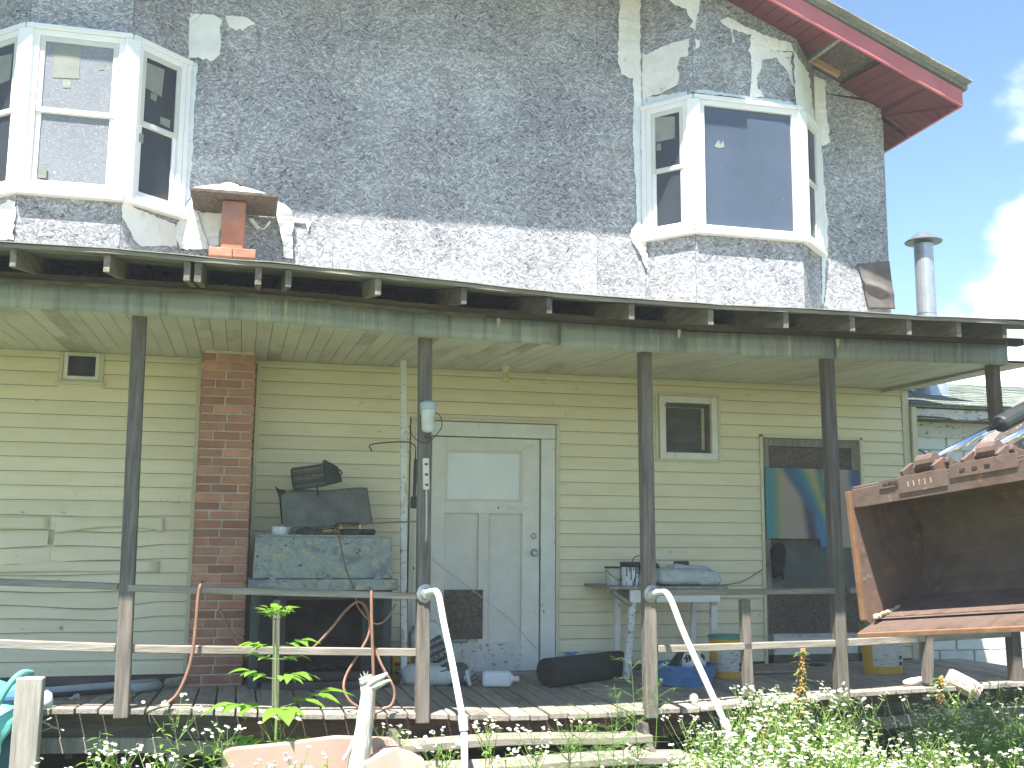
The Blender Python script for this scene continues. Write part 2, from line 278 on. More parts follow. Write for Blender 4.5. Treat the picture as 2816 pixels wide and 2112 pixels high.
# ------------------------------------------------------------------ geometry helpers
COL = sc.collection
class MB:
    def __init__(s): s.v = []; s.f = []
    def add(s, vs, fs):
        b = len(s.v); s.v += [tuple(v) for v in vs]; s.f += [tuple(i+b for i in f) for f in fs]; return s
    def obox(s, c, a, b, d):                        # centre and three half-vectors
        c, a, b, d = Vector(c), Vector(a), Vector(b), Vector(d)
        vs = [c+i*a+j*b+k*d for i in (-1, 1) for j in (-1, 1) for k in (-1, 1)]
        return s.add(vs, [(0,1,3,2),(4,6,7,5),(0,4,5,1),(2,3,7,6),(0,2,6,4),(1,5,7,3)])
    def box(s, x0, x1, y0, y1, z0, z1):
        return s.obox(((x0+x1)/2, (y0+y1)/2, (z0+z1)/2), ((x1-x0)/2, 0, 0), (0, (y1-y0)/2, 0), (0, 0, (z1-z0)/2))
    def bar(s, p, q, w, h, up=(0, 0, 1)):           # beam p->q, w across, h along 'up'
        p, q, up = Vector(p), Vector(q), Vector(up); d = (q-p); L = d.length; d.normalize()
        x = d.cross(up).normalized(); u = x.cross(d)
        return s.obox((p+q)/2, d*L/2, x*w/2, u*h/2)
    def hexa(s, bot, top):                          # two 4-point rings
        return s.add(list(bot)+list(top), [(3,2,1,0),(4,5,6,7),(0,1,5,4),(1,2,6,5),(2,3,7,6),(3,0,4,7)])
    def tube(s, path, r, n=8, caps=True):
        path = [Vector(p) for p in path]; rs = r if isinstance(r, (list, tuple)) else [r]*len(path)
        rings = []; prev = None
        for i, p in enumerate(path):
            d = (path[min(i+1, len(path)-1)]-path[max(i-1, 0)]).normalized()
            if prev is None: x = d.orthogonal().normalized()
            else:
                x = prev - d*prev.dot(d); x = x.normalized() if x.length > 1e-6 else d.orthogonal().normalized()
            prev = x; y = d.cross(x)
            rings.append([p+(x*math.cos(2*math.pi*k/n)+y*math.sin(2*math.pi*k/n))*rs[i] for k in range(n)])
        vs = [v for rg in rings for v in rg]; fs = []
        for i in range(len(path)-1):
            for k in range(n):
                a, b = i*n+k, i*n+(k+1) % n; fs.append((a, b, b+n, a+n))
        if caps: fs += [tuple(range(n-1, -1, -1)), tuple(range((len(path)-1)*n, len(path)*n))]
        return s.add(vs, fs)
    def lathe(s, prof, c=(0, 0, 0), n=16, axis=(0, 0, 1), cap0=True, cap1=True, sq=1.0):
        c = Vector(c); q = Vector((0, 0, 1)).rotation_difference(Vector(axis).normalized())
        vs = []; fs = []
        for (r, z) in prof:
            for k in range(n):
                a = 2*math.pi*k/n; vs.append(c + q @ Vector((r*math.cos(a), r*sq*math.sin(a), z)))
        for i in range(len(prof)-1):
            for k in range(n):
                a, b = i*n+k, i*n+(k+1) % n; fs.append((a, b, b+n, a+n))
        if cap0: fs.append(tuple(range(n-1, -1, -1)))
        if cap1: fs.append(tuple(range((len(prof)-1)*n, len(prof)*n)))
        return s.add(vs, fs)
    def slab(s, pts, off):                          # polygon (ordered 3D points) extruded by off
        pts = [Vector(p) for p in pts]; off = Vector(off); n = len(pts)
        fs = [tuple(range(n)), tuple(range(2*n-1, n-1, -1))] + [(i, i+n, (i+1) % n+n, (i+1) % n) for i in range(n)]
        return s.add(pts+[p+off for p in pts], fs)
    def grid(s, fn, nu, nv, thick=None):
        vs = [fn(i/nu, j/nv) for j in range(nv+1) for i in range(nu+1)]
        fs = [(j*(nu+1)+i, j*(nu+1)+i+1, (j+1)*(nu+1)+i+1, (j+1)*(nu+1)+i) for j in range(nv) for i in range(nu)]
        s.add(vs, fs)
        if thick is not None:
            t = Vector(thick); b = len(vs); s2 = [Vector(v)+t for v in vs]
            s.add(s2, [tuple(reversed(f)) for f in fs])
            o = len(s.v)-2*b
            edge = [i for i in range(nu)], 
            W = nu+1; loop = [i for i in range(W)]+[j*W+nu for j in range(1, nv+1)]+[nv*W+i for i in range(nu-1, -1, -1)]+[j*W for j in range(nv-1, 0, -1)]
            for k in range(len(loop)):
                a, c = loop[k], loop[(k+1) % len(loop)]; s.f.append((o+c, o+a, o+a+b, o+c+b))
        return s
    def mesh(s, name, smooth=False):
        me = bpy.data.meshes.new(name); me.from_pydata(s.v, [], s.f); me.update()
        bm = bmesh.new(); bm.from_mesh(me); bmesh.ops.recalc_face_normals(bm, faces=bm.faces); bm.to_mesh(me); bm.free()
        if smooth:
            for p in me.polygons: p.use_smooth = True
        return me
def link(name, me, mat, parent=None, loc=None):
    o = bpy.data.objects.new(name, me); COL.objects.link(o)
    if mat is not None and not me.materials: me.materials.append(mat)
    if loc is not None: o.location = loc
    if parent is not None:
        o.parent = parent
        if parent.type == 'EMPTY': o.matrix_parent_inverse = Matrix.Translation(-Vector(parent.location))
    return o
def obj(name, mb, mat, parent=None, bevel=0, smooth=False, seg=1, loc=None):
    o = link(name, mb.mesh(name, smooth), mat, parent, loc)
    if bevel:
        b = o.modifiers.new('bevel', 'BEVEL'); b.width = bevel; b.segments = seg; b.limit_method = 'ANGLE'; b.angle_limit = R(40)
    return o
def tag(o, label, cat, group=None, kind=None):
    o['label'] = label; o['category'] = cat
    if group: o['group'] = group
    if kind: o['kind'] = kind
    return o
def thing(name, label, cat, loc=(0, 0, 0), group=None):
    o = bpy.data.objects.new(name, None); COL.objects.link(o); o.location = loc; o.empty_display_size = .1
    return tag(o, label, cat, group)
def struct(o): o['kind'] = 'structure'; return o
def lerp(xs, ys, x):
    if x <= xs[0]: return ys[0]
    for i in range(len(xs)-1):
        if x <= xs[i+1]: return ys[i]+(ys[i+1]-ys[i])*(x-xs[i])/(xs[i+1]-xs[i])
    return ys[-1]
def n3(x, y=0, z=0, s=1.0): return noise.noise(Vector((x*s, y*s, z*s)))
def bez(p0, p1, p2, p3, n=14):
    p0, p1, p2, p3 = map(Vector, (p0, p1, p2, p3)); o = []
    for i in range(n+1):
        t = i/n; o.append((1-t)**3*p0+3*(1-t)**2*t*p1+3*(1-t)*t*t*p2+t**3*p3)
    return o
def smoothpath(pts, n=6):                            # Catmull-Rom through points
    P = [Vector(p) for p in pts]; P = [2*P[0]-P[1]]+P+[2*P[-1]-P[-2]]; o = []
    for i in range(1, len(P)-2):
        for k in range(n):
            t = k/n; a, b, c, d = P[i-1], P[i], P[i+1], P[i+2]
            o.append(.5*((2*b)+(c-a)*t+(2*a-5*b+4*c-d)*t*t+(3*b-a-3*c+d)*t**3))
    o.append(P[-2]); return o
def text_mesh(body, size):
    c = bpy.data.curves.new('t', 'FONT'); c.body = body; c.size = size; c.align_x = 'CENTER'; c.align_y = 'CENTER'; c.extrude = .0006; c.resolution_u = 2
    o = bpy.data.objects.new('t', c); COL.objects.link(o); dg = bpy.context.evaluated_depsgraph_get()
    me = bpy.data.meshes.new_from_object(o.evaluated_get(dg)); bpy.data.objects.remove(o); bpy.data.curves.remove(c); return me
def lettering(body, size, pos, xdir, ydir, mat, parent, sx=1.0):
    me = text_mesh(body, size); x = Vector(xdir).normalized(); y = Vector(ydir); y = (y-x*y.dot(x)).normalized(); z = x.cross(y)
    mtx = Matrix((x*sx, y, z)).transposed().to_4x4(); mtx.translation = Vector(pos); me.transform(mtx)
    return link('lettering', me, mat, parent)

# ------------------------------------------------------------------ ground
g = MB(); g.grid(lambda u, v: Vector(((u-.5)*600, (v-.5)*600, -.02)), 2, 2); struct(obj('ground', g, DIRT))
def gz(x, y): return .03*n3(x, y, 0, .9)
g = MB(); g.grid(lambda u, v: Vector((-6+u*18, -9+v*14, gz(-6+u*18, -9+v*14)+.01)), 72, 56); struct(obj('ground', g, DIRT, smooth=True))

# surveyed sag of the porch: heights along the front edge
DX = [-4, -1.09, -.65, -.09, .37, 1.07, 1.81, 2.58, 3.12, 3.68, 4.4, 5.17, 6.6]
DZ = [.64, .638, .625, .598, .565, .543, .508, .512, .523, .553, .575, .59, .595]
def dfz(x): return lerp(DX, DZ, x)
def dbz(x): return lerp([-4, -1.6, -.6, .2, 1.5, 2.8, 4.7, 7], [.44, .46, .515, .535, .535, .53, .575, .585], x)
def yfr(x): return lerp([3.6, 6.6], [-2.06, -1.74], x)               # front edge of the deck
def fyz(x): return lerp([-4, -.65, .22, 1.26, 2.14, 3.14, 4.32, 6.6], [3.10, 3.106, 3.101, 3.058, 3.048, 3.037, 3.07, 3.15], x)
def dz(x, y):
    t = max(0, min(1, y/yfr(x))); return dbz(x)*(1-t)+dfz(x)*t

# ------------------------------------------------------------------ house
house = thing('house', 'two storey house with grey weathered chipboard above and cream siding below', 'house', (2, 0, 0))
# lower wall core and upper wall core (behind the cladding)
obj('wall_core', MB().box(-4.5, 6.20, .05, 5.5, .0, 3.5), TRIM, house)
# foundation, dark, below the siding on the left
obj('foundation', MB().box(-4.5, 6.15, .0, .045, -.02, .64), DARKWOOD, house)
# openings in the siding (x0,x1,z0,z1)
def P0(x, y): return at(x, y, 0)
vx0, vx1 = P0(166, 985).x, P0(288, 985).x; vz0 = P0(225, 1052).z
CHX0, CHX1 = -.35, .07
D1 = (1.60, 2.575, .55, 2.565)
W2 = (P0(1800, 1170).x, P0(1978, 1170).x, P0(1890, 1270).z, P0(1890, 1083).z)
D2 = (P0(2096, 1300).x, P0(2362, 1300).x, .565, P0(2230, 1208).z)
OPEN = [(vx0, vx1, vz0, 3.3), (CHX0-.03, CHX1+.02, 0, 4), (1.40, 2.755, 0, 2.735), W2, (D2[0]-.01, D2[1]+.03, 0, D2[3]+.03)]
EXPO = .1146; XL, XR = -3.6, 6.27
prof = [(-.008, .003), (-.0195, 0), (-.020, .003), (-.019, .010), (-.0145, .078), (-.0115, .094), (-.010, EXPO)]
wave_rows = {}
row = 0; z = .585
while z < 3.16:
    zt = min(z+EXPO, 3.165); spans = [(XL, XR)]
    for (a, b, c, d) in OPEN:
        if min(zt, d)-max(z, c) > .35*EXPO:
            ns = []
            for (p, q) in spans:
                if b <= p or a >= q: ns.append((p, q)); continue
                if a-p > .03: ns.append((p, a))
                if q-b > .03: ns.append((b, q))
            spans = ns
    for (p, q) in spans:
        segs = [(p, q)]
        if p == XL:
            if 7 <= row <= 8: segs = [(p, -1.455), (-1.452, q)]
            if row == 9: segs = [(p, -1.475), (-1.43, q)]
        for (a, b) in segs:
            n = max(1, int((b-a)/.12)); mb = MB(); vs = []; amp = 0
            if p == XL and 3 <= row <= 11: amp = {3: .008, 4: .018, 5: .026, 6: .020, 7: .012, 8: .028, 9: .030, 10: .016, 11: .008}[row]
            for i in range(n+1):
                x = a+(b-a)*i/n
                for j, (py, pz) in enumerate(prof):
                    k = 1-pz/EXPO; lo = min(pz, zt-z)
                    w = amp*k*math.sin(x*4.1+row*1.9)*max(0, min(1, (-.62-x)*3)); sg = amp*1.3*k*max(0, min(1, (-.62-x)*3))*(1+.6*math.sin(x*3.3+row))
                    vs.append((x, py-abs(w)*.9, z+lo-sg))
            m_ = len(prof); fs = [(i*m_+j, (i+1)*m_+j, (i+1)*m_+j+1, i*m_+j+1) for i in range(n) for j in range(m_-1)]
            fs += [tuple(range(m_)), tuple(range(n*m_+m_-1, n*m_-1, -1))]
            mb.add(vs, fs); so_ = obj('siding_board', mb, SIDING, house); so_.data.materials.append(LAPSHADE)
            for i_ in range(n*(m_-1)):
                if i_ % (m_-1) < 2: so_.data.polygons[i_].material_index = 1  # lip faces carry the painted lap shade
    for (a, b, c, d) in OPEN:                          # cut pieces over and under the openings
        if b-a < 2 and min(zt, d)-max(z, c) > .35*EXPO:
            if z+.004 < d < zt-.003: obj('siding_board', MB().slab([(a, -.016+.05*(d-z), d), (b, -.016+.05*(d-z), d), (b, -.0105, zt), (a, -.0105, zt)], (0, .008, 0)), SIDING, house)
            if z+.004 < c < zt-.003: obj('siding_board', MB().slab([(a, -.0195, z), (b, -.0195, z), (b, -.013, c), (a, -.013, c)], (0, .008, 0)), SIDING, house)
    z += EXPO; row += 1
obj('underlay', MB().box(-3.6, -1.0, .002, .008, .66, 2.4), TRIM, house)
for (xa, xb, zc, sg) in ((-3.2, -1.475, at(60, 1440, 0).z, .3), (-1.43, -.60, at(250, 1440, 0).z, 1.0), (-3.2, -.62, at(150, 1560, 0).z, .6)):
    def f(u, v):
        X = xa+(xb-xa)*u; k = math.sin(math.pi*min(1, u*1.2)); return Vector((X, -.024-.03*(1-v)*(.5+.5*k)-.012*math.sin(v*3.1)*k, zc-.05+.105*v-.028*sg*(1-v)*math.sin(u*4.6+sg*2)))
    obj('siding_board', MB().grid(f, 24, 6, (0, .004, 0)), SIDING, house, smooth=True)
obj('corner_trim', MB().box(6.27, 6.345, -.03, .06, .55, 3.16), TRIM, house, .004)
obj('wall_trim', MB().box(XL, CHX0, -.022, .0, 3.135, 3.164).box(CHX1, XR, -.022, .0, 3.135, 3.164), TRIM, house)
# siding channel at both sides of the chimney
obj('channel_trim', MB().box(CHX0-.05, CHX0-.012, -.03, .02, .6, 3.14), TRIM, house, .003)
obj('channel_trim', MB().box(CHX1+.012, CHX1+.045, -.03, .02, .56, 3.14), TRIM, house, .003)

# brick chimney below the porch ceiling: every brick its own piece
CY = -.50
chim = obj('chimney', MB().box(CHX0+.012, CHX1-.012, CY+.012, .02, .45, 3.155), MORTAR, house)
bh, bw, jn = .0565, .192, .013
full = MB().box(0, bw, 0, .09, 0, bh).mesh('brick'); half = MB().box(0, (CHX1-CHX0-2*jn-bw)*.5-.0055, 0, .09, 0, bh).mesh('brick')
big = MB().box(0, bw*1.06, 0, .09, 0, bh).mesh('brick')
def cut(w):
    k = round(w, 3)
    if k not in CUTS: CUTS[k] = MB().box(0, k, 0, .09, 0, bh).mesh('brick')
    return CUTS[k]
CUTS = {}
z = .50; r_ = 0; W = CHX1-CHX0
while z+bh < 3.15:
    if r_ % 3 == 0: ws = [W*.5-jn/2, W*.5-jn/2]
    elif r_ % 3 == 1: ws = [W*.25, W*.5-jn, W*.25-jn]
    else: ws = [W*.44, W*.56-jn]
    x = CHX0
    for w in ws:
        o = link('brick', cut(w), BRICK, chim, (x+random.uniform(-.002, .002), CY+random.uniform(-.005, .001), z+random.uniform(-.001, .001)))
        bv = o.modifiers.new('b', 'BEVEL'); bv.width = .004; bv.segments = 1
        x += w+jn
    z += bh+jn; r_ += 1

# upper wall sheets of chipboard
UZ0 = 3.62; SEAM = P0(1177, 476).z
RK = lambda x: 5.82+.41*(6.559-x)+.16                   # underside of the roof deck along the wall
rows = [(UZ0, SEAM, .69), (SEAM, SEAM+1.22, 1.91-.31), (SEAM+1.22, SEAM+2.44, .69)]
for (z0, z1, off) in rows:
    x = off-2.44*3
    while x < 6.2:
        a, b = max(x, -4.5), min(x+2.44, 6.2, 6.559-(z0+.03-5.98)/.41)
        if b-a > .05:
            xs_ = [a+.0015] + [k for k in (3.8, 4.6, 5.4) if a < k < b] + [b-.0015]
            top = [Vector((k, -.001, min(z1-.001, RK(k)) if k > 3.7 else z1-.001)) for k in xs_]
            if min(t.z for t in top) > z0+.01:
                obj('chipboard_sheet', MB().slab([Vector((a+.0015, -.001, z0+.001)), Vector((b-.0015, -.001, z0+.001))]+top[::-1], (0, .013, 0)), OSB, house)
        x += 2.44
obj('wall_core', MB().slab([(-4.49, .013, 3.5), (6.19, .013, 3.5), (6.19, .013, RK(6.19)-.02), (3.9, .013, RK(3.9)-.02), (-4.49, .013, 7.1)], (0, 5.4, 0)), FELT, house)
obj('chipboard_sheet', MB().box(6.2, 6.212, .0, 5.4, 3.6, 5.95), OSB, house)

# ------------------------------------------------------------------ bay windows
class Facet:                                          # vertical plane in plan from p to q (outer side on the left hand of the walk)
    def __init__(s, p, q):
        s.p = Vector((*p, 0)); d = Vector((*q, 0))-s.p; s.L = d.length; s.d = d.normalized(); s.n = Vector((s.d.y, -s.d.x, 0))
    def pt(s, u, z, o=0): v = s.p+s.d*u+s.n*o; return Vector((v.x, v.y, z))
    def box(s, mb, u0, u1, z0, z1, o0, o1):
        c = s.pt((u0+u1)/2, (z0+z1)/2, (o0+o1)/2); return mb.obox(c, s.d*(u1-u0)/2, s.n*(o1-o0)/2, Vector((0, 0, (z1-z0)/2)))
    def hit(s, x, y, o=0):                            # photo pixel -> point on the facet
        return onplane(x, y, s.pt(0, 0, o), s.n)
def window_unit(bay, fc, z0, z1, ins, double, glass, frame_m=WHITE):
    u0, u1 = ins, fc.L-ins
    fr = MB(); t = .05
    for a, b, c, d in ((u0, u0+t, z0, z1), (u1-t, u1, z0, z1), (u0+t, u1-t, z0, z0+t), (u0+t, u1-t, z1-t, z1)): fc.box(fr, a, b, c, d, -.02, .035)
    w = obj('window_frame', fr, frame_m, bay, .004)
    a, b, c, d = u0+t, u1-t, z0+t, z1-t
    if double:
        mid = (c+d)/2; s = .042
        for (zz0, zz1, o) in ((c, mid+.02, .008), (mid-.02, d, .022)):
            o0 = -.012 if zz0 == c else .002
            sm = MB()
            for q in ((a, a+s, zz0, zz1), (b-s, b, zz0, zz1), (a+s, b-s, zz0, zz0+s), (a+s, b-s, zz1-s, zz1)): fc.box(sm, *q, o0, o0+.022)
            obj('sash', sm, SASH if zz0 != c else WHITE, w, .003)
            obj('pane', fc.box(MB(), a+s, b-s, zz0+s, zz1-s, o0+.004, o0+.010), glass, w)
    else:
        obj('pane', fc.box(MB(), a, b, c, d, -.005, .002), glass, w)
    return w
def bay(xw0, xf0, xf1, xw1, yd, zs, zh, ztop, front_double, gl, gf, gr, name_label):
    root = obj('bay_window', MB().slab([(xw0, -.0, UZ0), (xf0, yd+.03, UZ0), (xf1, yd+.03, UZ0), (xw1, -.0, UZ0)], (0, 0, ztop-UZ0-.02)), FELT, house)
    root['label'] = name_label
    fcs = [Facet((xw0, 0), (xf0, yd)), Facet((xf0, yd), (xf1, yd)), Facet((xf1, yd), (xw1, 0))]
    for i, fc in enumerate(fcs):
        obj('chipboard_panel', fc.box(MB(), .004, fc.L-.004, UZ0, zs-.03, -.02, .0), OSB, root)
        obj('chipboard_panel', fc.box(MB(), .004, fc.L-.004, zh+.03, ztop, -.02, .0), OSB, root)
        # head and sill boards
        obj('head_board', fc.box(MB(), -.01, fc.L+.01, zh-.012, zh+.03, -.02, .055 if i == 1 else .052), WHITE, root, .004)
        obj('sill_board', fc.box(MB(), -.012, fc.L+.012, zs-.03, zs+.012, -.02, .075 if i == 1 else .071), WHITE, root, .004)
        window_unit(root, fc, zs+.012, zh-.012, .045, True if i != 1 else front_double, (gl, gf, gr)[i])
    for (x, y, f0, f1) in ((xf0, yd, fcs[0], fcs[1]), (xf1, yd, fcs[1], fcs[2])):
        nn = (f0.n+f1.n).normalized(); tt = Vector((-nn.y, nn.x, 0))
        c = Vector((x, y, (zs+zh)/2)); obj('corner_post', MB().obox(c+nn*.018, tt*.062, nn*.032, Vector((0, 0, (zh-zs)/2-.013))), WHITE, root, .008, seg=2)
    for fc, u in ((fcs[0], .022), (fcs[2], fcs[2].L-.022)):
        obj('jamb', fc.box(MB(), u-.022, u+.022, zs+.013, zh-.013, -.02, .045), WHITE, root, .004)
    return root, fcs
YB = -.40
bayL, FL = bay(-2.26, -1.82, -1.03, -.60, YB, 4.37, 5.735, 7.1, True, GLASSD, GLASSS, GLASSD, 'left bay window with screened double hung sashes and paper stickers')
bayR, FR = bay(3.60, 3.945, 5.035, 5.45, YB, 4.495, 5.775, 7.1, False, GLASSD, GLASSB, GLASSD, 'right bay window with a large fixed blue pane')
def sticker(par, fc, pts, name='sticker', mat=None, o=.016):
    P = [fc.hit(x, y, o) for x, y in pts]; obj(name, MB().slab(P, fc.n*.0012), mat or STICK, par)
def s1(x, y): return (x*.4581, y*.4581)
def s2(x, y): return (1640+x*.5425, y*.5425)
wf = [c for c in bayL.children if c.name.startswith('window_frame')]
for q in (((322,272),(484,268),(474,472),(318,466)), ((378,478),(428,480),(424,528),(376,526)), ((232,992),(282,994),(278,1070),(224,1066)), ((594,390),(624,385),(626,420),(596,420))):
    sticker(wf[1], FL[1], [s1(*p) for p in q], o=.014)
for q in (((874,372),(988,418),(970,582),(862,520)), ((906,552),(944,570),(938,610),(902,592)), ((964,700),(1022,722),(1018,770),(960,742)), ((806,792),(862,806),(858,862),(802,840))):
    sticker(wf[2], FL[2], [s1(*p) for p in q], o=.014)
sticker(wf[0], FL[0], [s1(-30, 345), s1(75, 322), s1(60, 480), s1(-40, 520)], o=.014)
wr = [c for c in bayR.children if c.name.startswith('window_frame')]
for q in (((300,595),(398,590),(398,700),(298,722)), ((306,728),(328,726),(328,762),(304,764))):
    sticker(wr[0], FR[0], [s2(*p) for p in q], o=.014)
sticker(wr[1], FR[1], [s2(*p) for p in ((614,714),(624,712),(628,728),(636,728),(638,712),(644,716),(650,746),(620,752),(598,742))], o=.004)

# torn house wrap: sheets with ragged edges lying on the boards
def ragged(pts, step=9, amp=2.2):
    out = []
    for i, p in enumerate(pts):
        q = pts[(i+1) % len(pts)]; L = math.hypot(q[0]-p[0], q[1]-p[1]); n = max(1, int(L/step))
        for k in range(n):
            t = k/n; j = 0 if k == 0 else amp
            out.append((p[0]+(q[0]-p[0])*t+random.uniform(-j, j), p[1]+(q[1]-p[1])*t+random.uniform(-j, j)))
    return out
WALLF = Facet((-4.5, -.001), (6.2, -.001))
def wrap(name, fc, pts, conv, mat=WRAP, o=.004, th=.004, amp=2.2, par=None, curl=.008):
    P = ragged([conv(*p) for p in pts], 9, amp)
    pos = [fc.hit(x, y, o) for x, y in P]
    if curl: pos = [p+fc.n*curl*random.random() for p in pos]
    mb = MB(); mb.slab(pos, fc.n*th); me = mb.mesh(name)
    bm = bmesh.new(); bm.from_mesh(me); bmesh.ops.triangulate(bm, faces=[f for f in bm.faces if len(f.verts) > 4]); bm.to_mesh(me); bm.free()
    return link(name, me, mat, par or house)
W_ = 'house_wrap'
wrap(W_, WALLF, [(1140,80),(1280,90),(1335,120),(1318,160),(1325,215),(1322,330),(1300,345),(1285,362),(1262,370),(1240,352),(1215,360),(1195,345),(1140,350),(1128,372),(1132,200)], s1)
wrap(W_, WALLF, [(1350,95),(1480,108),(1535,148),(1490,160),(1455,188),(1438,172),(1415,184),(1375,165)], s1)
wrap('flashing_tape', WALLF, [(1130,372),(1185,380),(1178,520),(1165,700),(1160,900),(1140,1080),(1142,1190),(1120,1230),(1085,1300),(1100,1100),(1118,700)], s1, TAPE)
wrap(W_, WALLF, [(870,-5),(892,-5),(880,16)], s1)
# left bay: wrap under the right facet, sagging folds at the corner
wrap(W_, FL[2], [(735,1215),(790,1235),(900,1290),(1050,1345),(1060,1480),(960,1475),(840,1480),(800,1440),(760,1350),(728,1300)], s1, par=bayL)
wrap(W_, WALLF, [(1085,1300),(1150,1190),(1180,1260),(1205,1350),(1240,1440),(1260,1500),(1080,1495),(1040,1400)], s1, o=.02, curl=.03)
wrap(W_, FL[0], [(5,1240),(55,1200),(100,1215),(95,1300),(85,1440),(30,1440),(0,1440)], s1, par=bayL, curl=.02)
# right bay
wrap(W_, WALLF, [(118,-5),(222,-5),(222,240),(226,470),(228,540),(190,545),(185,400),(125,378),(108,300),(112,150)], s2)
wrap('flashing_tape', WALLF, [(186,540),(228,535),(226,800),(250,1060),(258,1230),(225,1260),(206,1130),(196,900),(184,700)], s2, TAPE)
wrap(W_, WALLF, [(212,1125),(240,1160),(250,1260),(262,1355),(248,1362),(215,1280),(168,1200),(172,1165)], s2, o=.012, curl=.03)
wrap(W_, FR[0], [(232,270),(250,278),(330,240),(400,214),(472,196),(466,285),(430,290),(408,345),(425,372),(412,430),(340,470),(270,492),(232,500)], s2, par=bayR)
wrap(W_, FR[0], [(460,460),(470,500),(235,548),(228,500),(300,492)], s2, TAPE, par=bayR)
wrap(W_, FR[1], [(498,196),(522,210),(524,236),(500,252)], s2, par=bayR)
wrap(W_, FR[1], [(360,-5),(520,-5),(520,60),(505,100),(500,155),(470,135),(490,110),(462,75),(455,45),(400,30)], s2, par=bayR)
wrap('flashing_tape', FR[1], [(478,462),(560,478),(700,492),(850,515),(985,545),(1005,550),(1000,520),(860,500),(770,490),(640,470),(520,455)], s2, TAPE, par=bayR)
wrap(W_, FR[1], [(625,105),(665,88),(782,150),(880,190),(985,220),(1000,262),(960,260),(880,255),(878,210),(800,168),(770,178),(690,150),(688,190),(700,215),(690,214),(682,150)], s2, par=bayR, curl=.01)
wrap(W_, FR[1], [(785,160),(878,200),(880,258),(990,268),(985,296),(905,292),(840,305),(835,345),(812,395),(818,450),(852,495),(775,495),(785,400),(780,280),(768,255),(778,240)], s2, par=bayR)
wrap(W_, FR[1], [(905,290),(985,300),(1000,440),(988,430),(975,380),(950,340)], s2, par=bayR)
wrap(W_, FR[2], [(1000,262),(1072,372),(1110,640),(1035,590),(1010,520),(1002,400)], s2, par=bayR)
wrap(W_, WALLF, [(1085,375),(1160,412),(1165,560),(1182,720),(1150,740),(1140,735),(1150,900),(1168,1100),(1172,1270),(1142,1290),(1120,1000),(1110,700),(1102,640)], s2)
wrap('flashing_tape', WALLF, [(1140,1290),(1165,1280),(1160,1400),(1150,1540),(1142,1540)], s2, TAPE)
fa, fb, fc_, fd = [WALLF.hit(*s2(*q), .01) for q in ((1325, 1340), (1482, 1325), (1506, 1570), (1372, 1565))]
def f(u, v):
    p = (fd*(1-u)+fc_*u)*(1-v)+(fa*(1-u)+fb*u)*v; return p+Vector((0, -.012-.05*math.exp(-((v-.42-.25*(.5-u))/.09)**2)*(.3+.7*math.sin(math.pi*min(1, u+.15)))-.02*(1-v), 0))
obj('felt_flap', MB().grid(f, 16, 26, (0, .004, 0)), M('felt_brown', (.10, .085, .08), (.16, .14, .13), 6, rough=.85, bump=.2, rnd=0), house, smooth=True)

# chipboard hood, flue tile and loose bricks on the roof against the wall
zsh = 4.435
hood = thing('chimney_hood', 'small chipboard hood with a white wrapped hip top over the clay flue', 'hood', (-.15, -.3, zsh))
obj('board', MB().box(-.50, .19, -.575, -.012, zsh, zsh+.028), OSBB, hood, .003)
top = [Vector((-.49, -.56, zsh+.03)), Vector((.10, -.56, zsh+.03)), Vector((.02, -.02, zsh+.10)), Vector((-.217, -.02, zsh+.275)), Vector((-.46, -.02, zsh+.07))]
hm = MB(); hm.add(top+[Vector((-.217, -.10, zsh+.25))], [(0,1,5),(1,2,5),(2,3,5),(3,4,5),(4,0,5),(4,3,2,1,0)]); obj('cover', hm, WRAP, hood)
for (a, b) in ((-.47, -.22), (-.2, .12)):
    sgn = 1 if a < -.3 else -1
    obj('batten', MB().bar((a, -.30, zsh+(.09 if sgn > 0 else .22)), (b, -.22, zsh+(.235 if sgn > 0 else .06)), .04, .014), OSBB, hood)
flue = thing('clay_flue', 'orange clay flue tile standing under the chipboard hood', 'flue', (-.155, -.33, 4.0))
obj('tile', MB().box(-.255, -.065, -.42, -.24, 3.98, zsh-.003), CLAY, flue, .022, seg=3)
for i, (a, b) in enumerate(((-.34, -.155), (-.15, .03))):
    o = obj('loose_brick', MB().box(a, b, -.50, -.43, 3.93, 4.005), BRICK, None, .006)
    tag(o, ('dark red' if i == 0 else 'pale crusted')+' brick lying at the foot of the clay flue', 'brick', 'bricks at the foot of the flue')
wrap(W_, WALLF, [s for s in ((260,530),(560,545),(545,700),(520,800),(510,920),(370,930),(300,760))], lambda x, y: (480+x*.235, 460+y*.235))
wrap(W_, WALLF, [(860,600),(920,600),(1000,715),(960,730)], lambda x, y: (480+x*.235, 460+y*.235), o=.02, amp=.6)
wrap(W_, WALLF, [(985,690),(1040,720),(1110,625),(1130,650),(1060,730),(1020,735)], lambda x, y: (480+x*.235, 460+y*.235), o=.02, amp=.6)
sw = lambda x, y: (480+x*.235, 460+y*.235)
wrap(W_, WALLF, [(1200,395),(1290,440),(1350,490),(1385,600),(1395,680),(1375,800),(1385,1075),(1275,1060),(1270,920),(1225,700),(1190,590)], sw, o=.02, amp=1.2, curl=.035)
wrap(W_, WALLF, [(1380,600),(1540,600),(1590,640),(1560,760),(1530,650),(1400,640)], sw, o=.01, amp=.8)

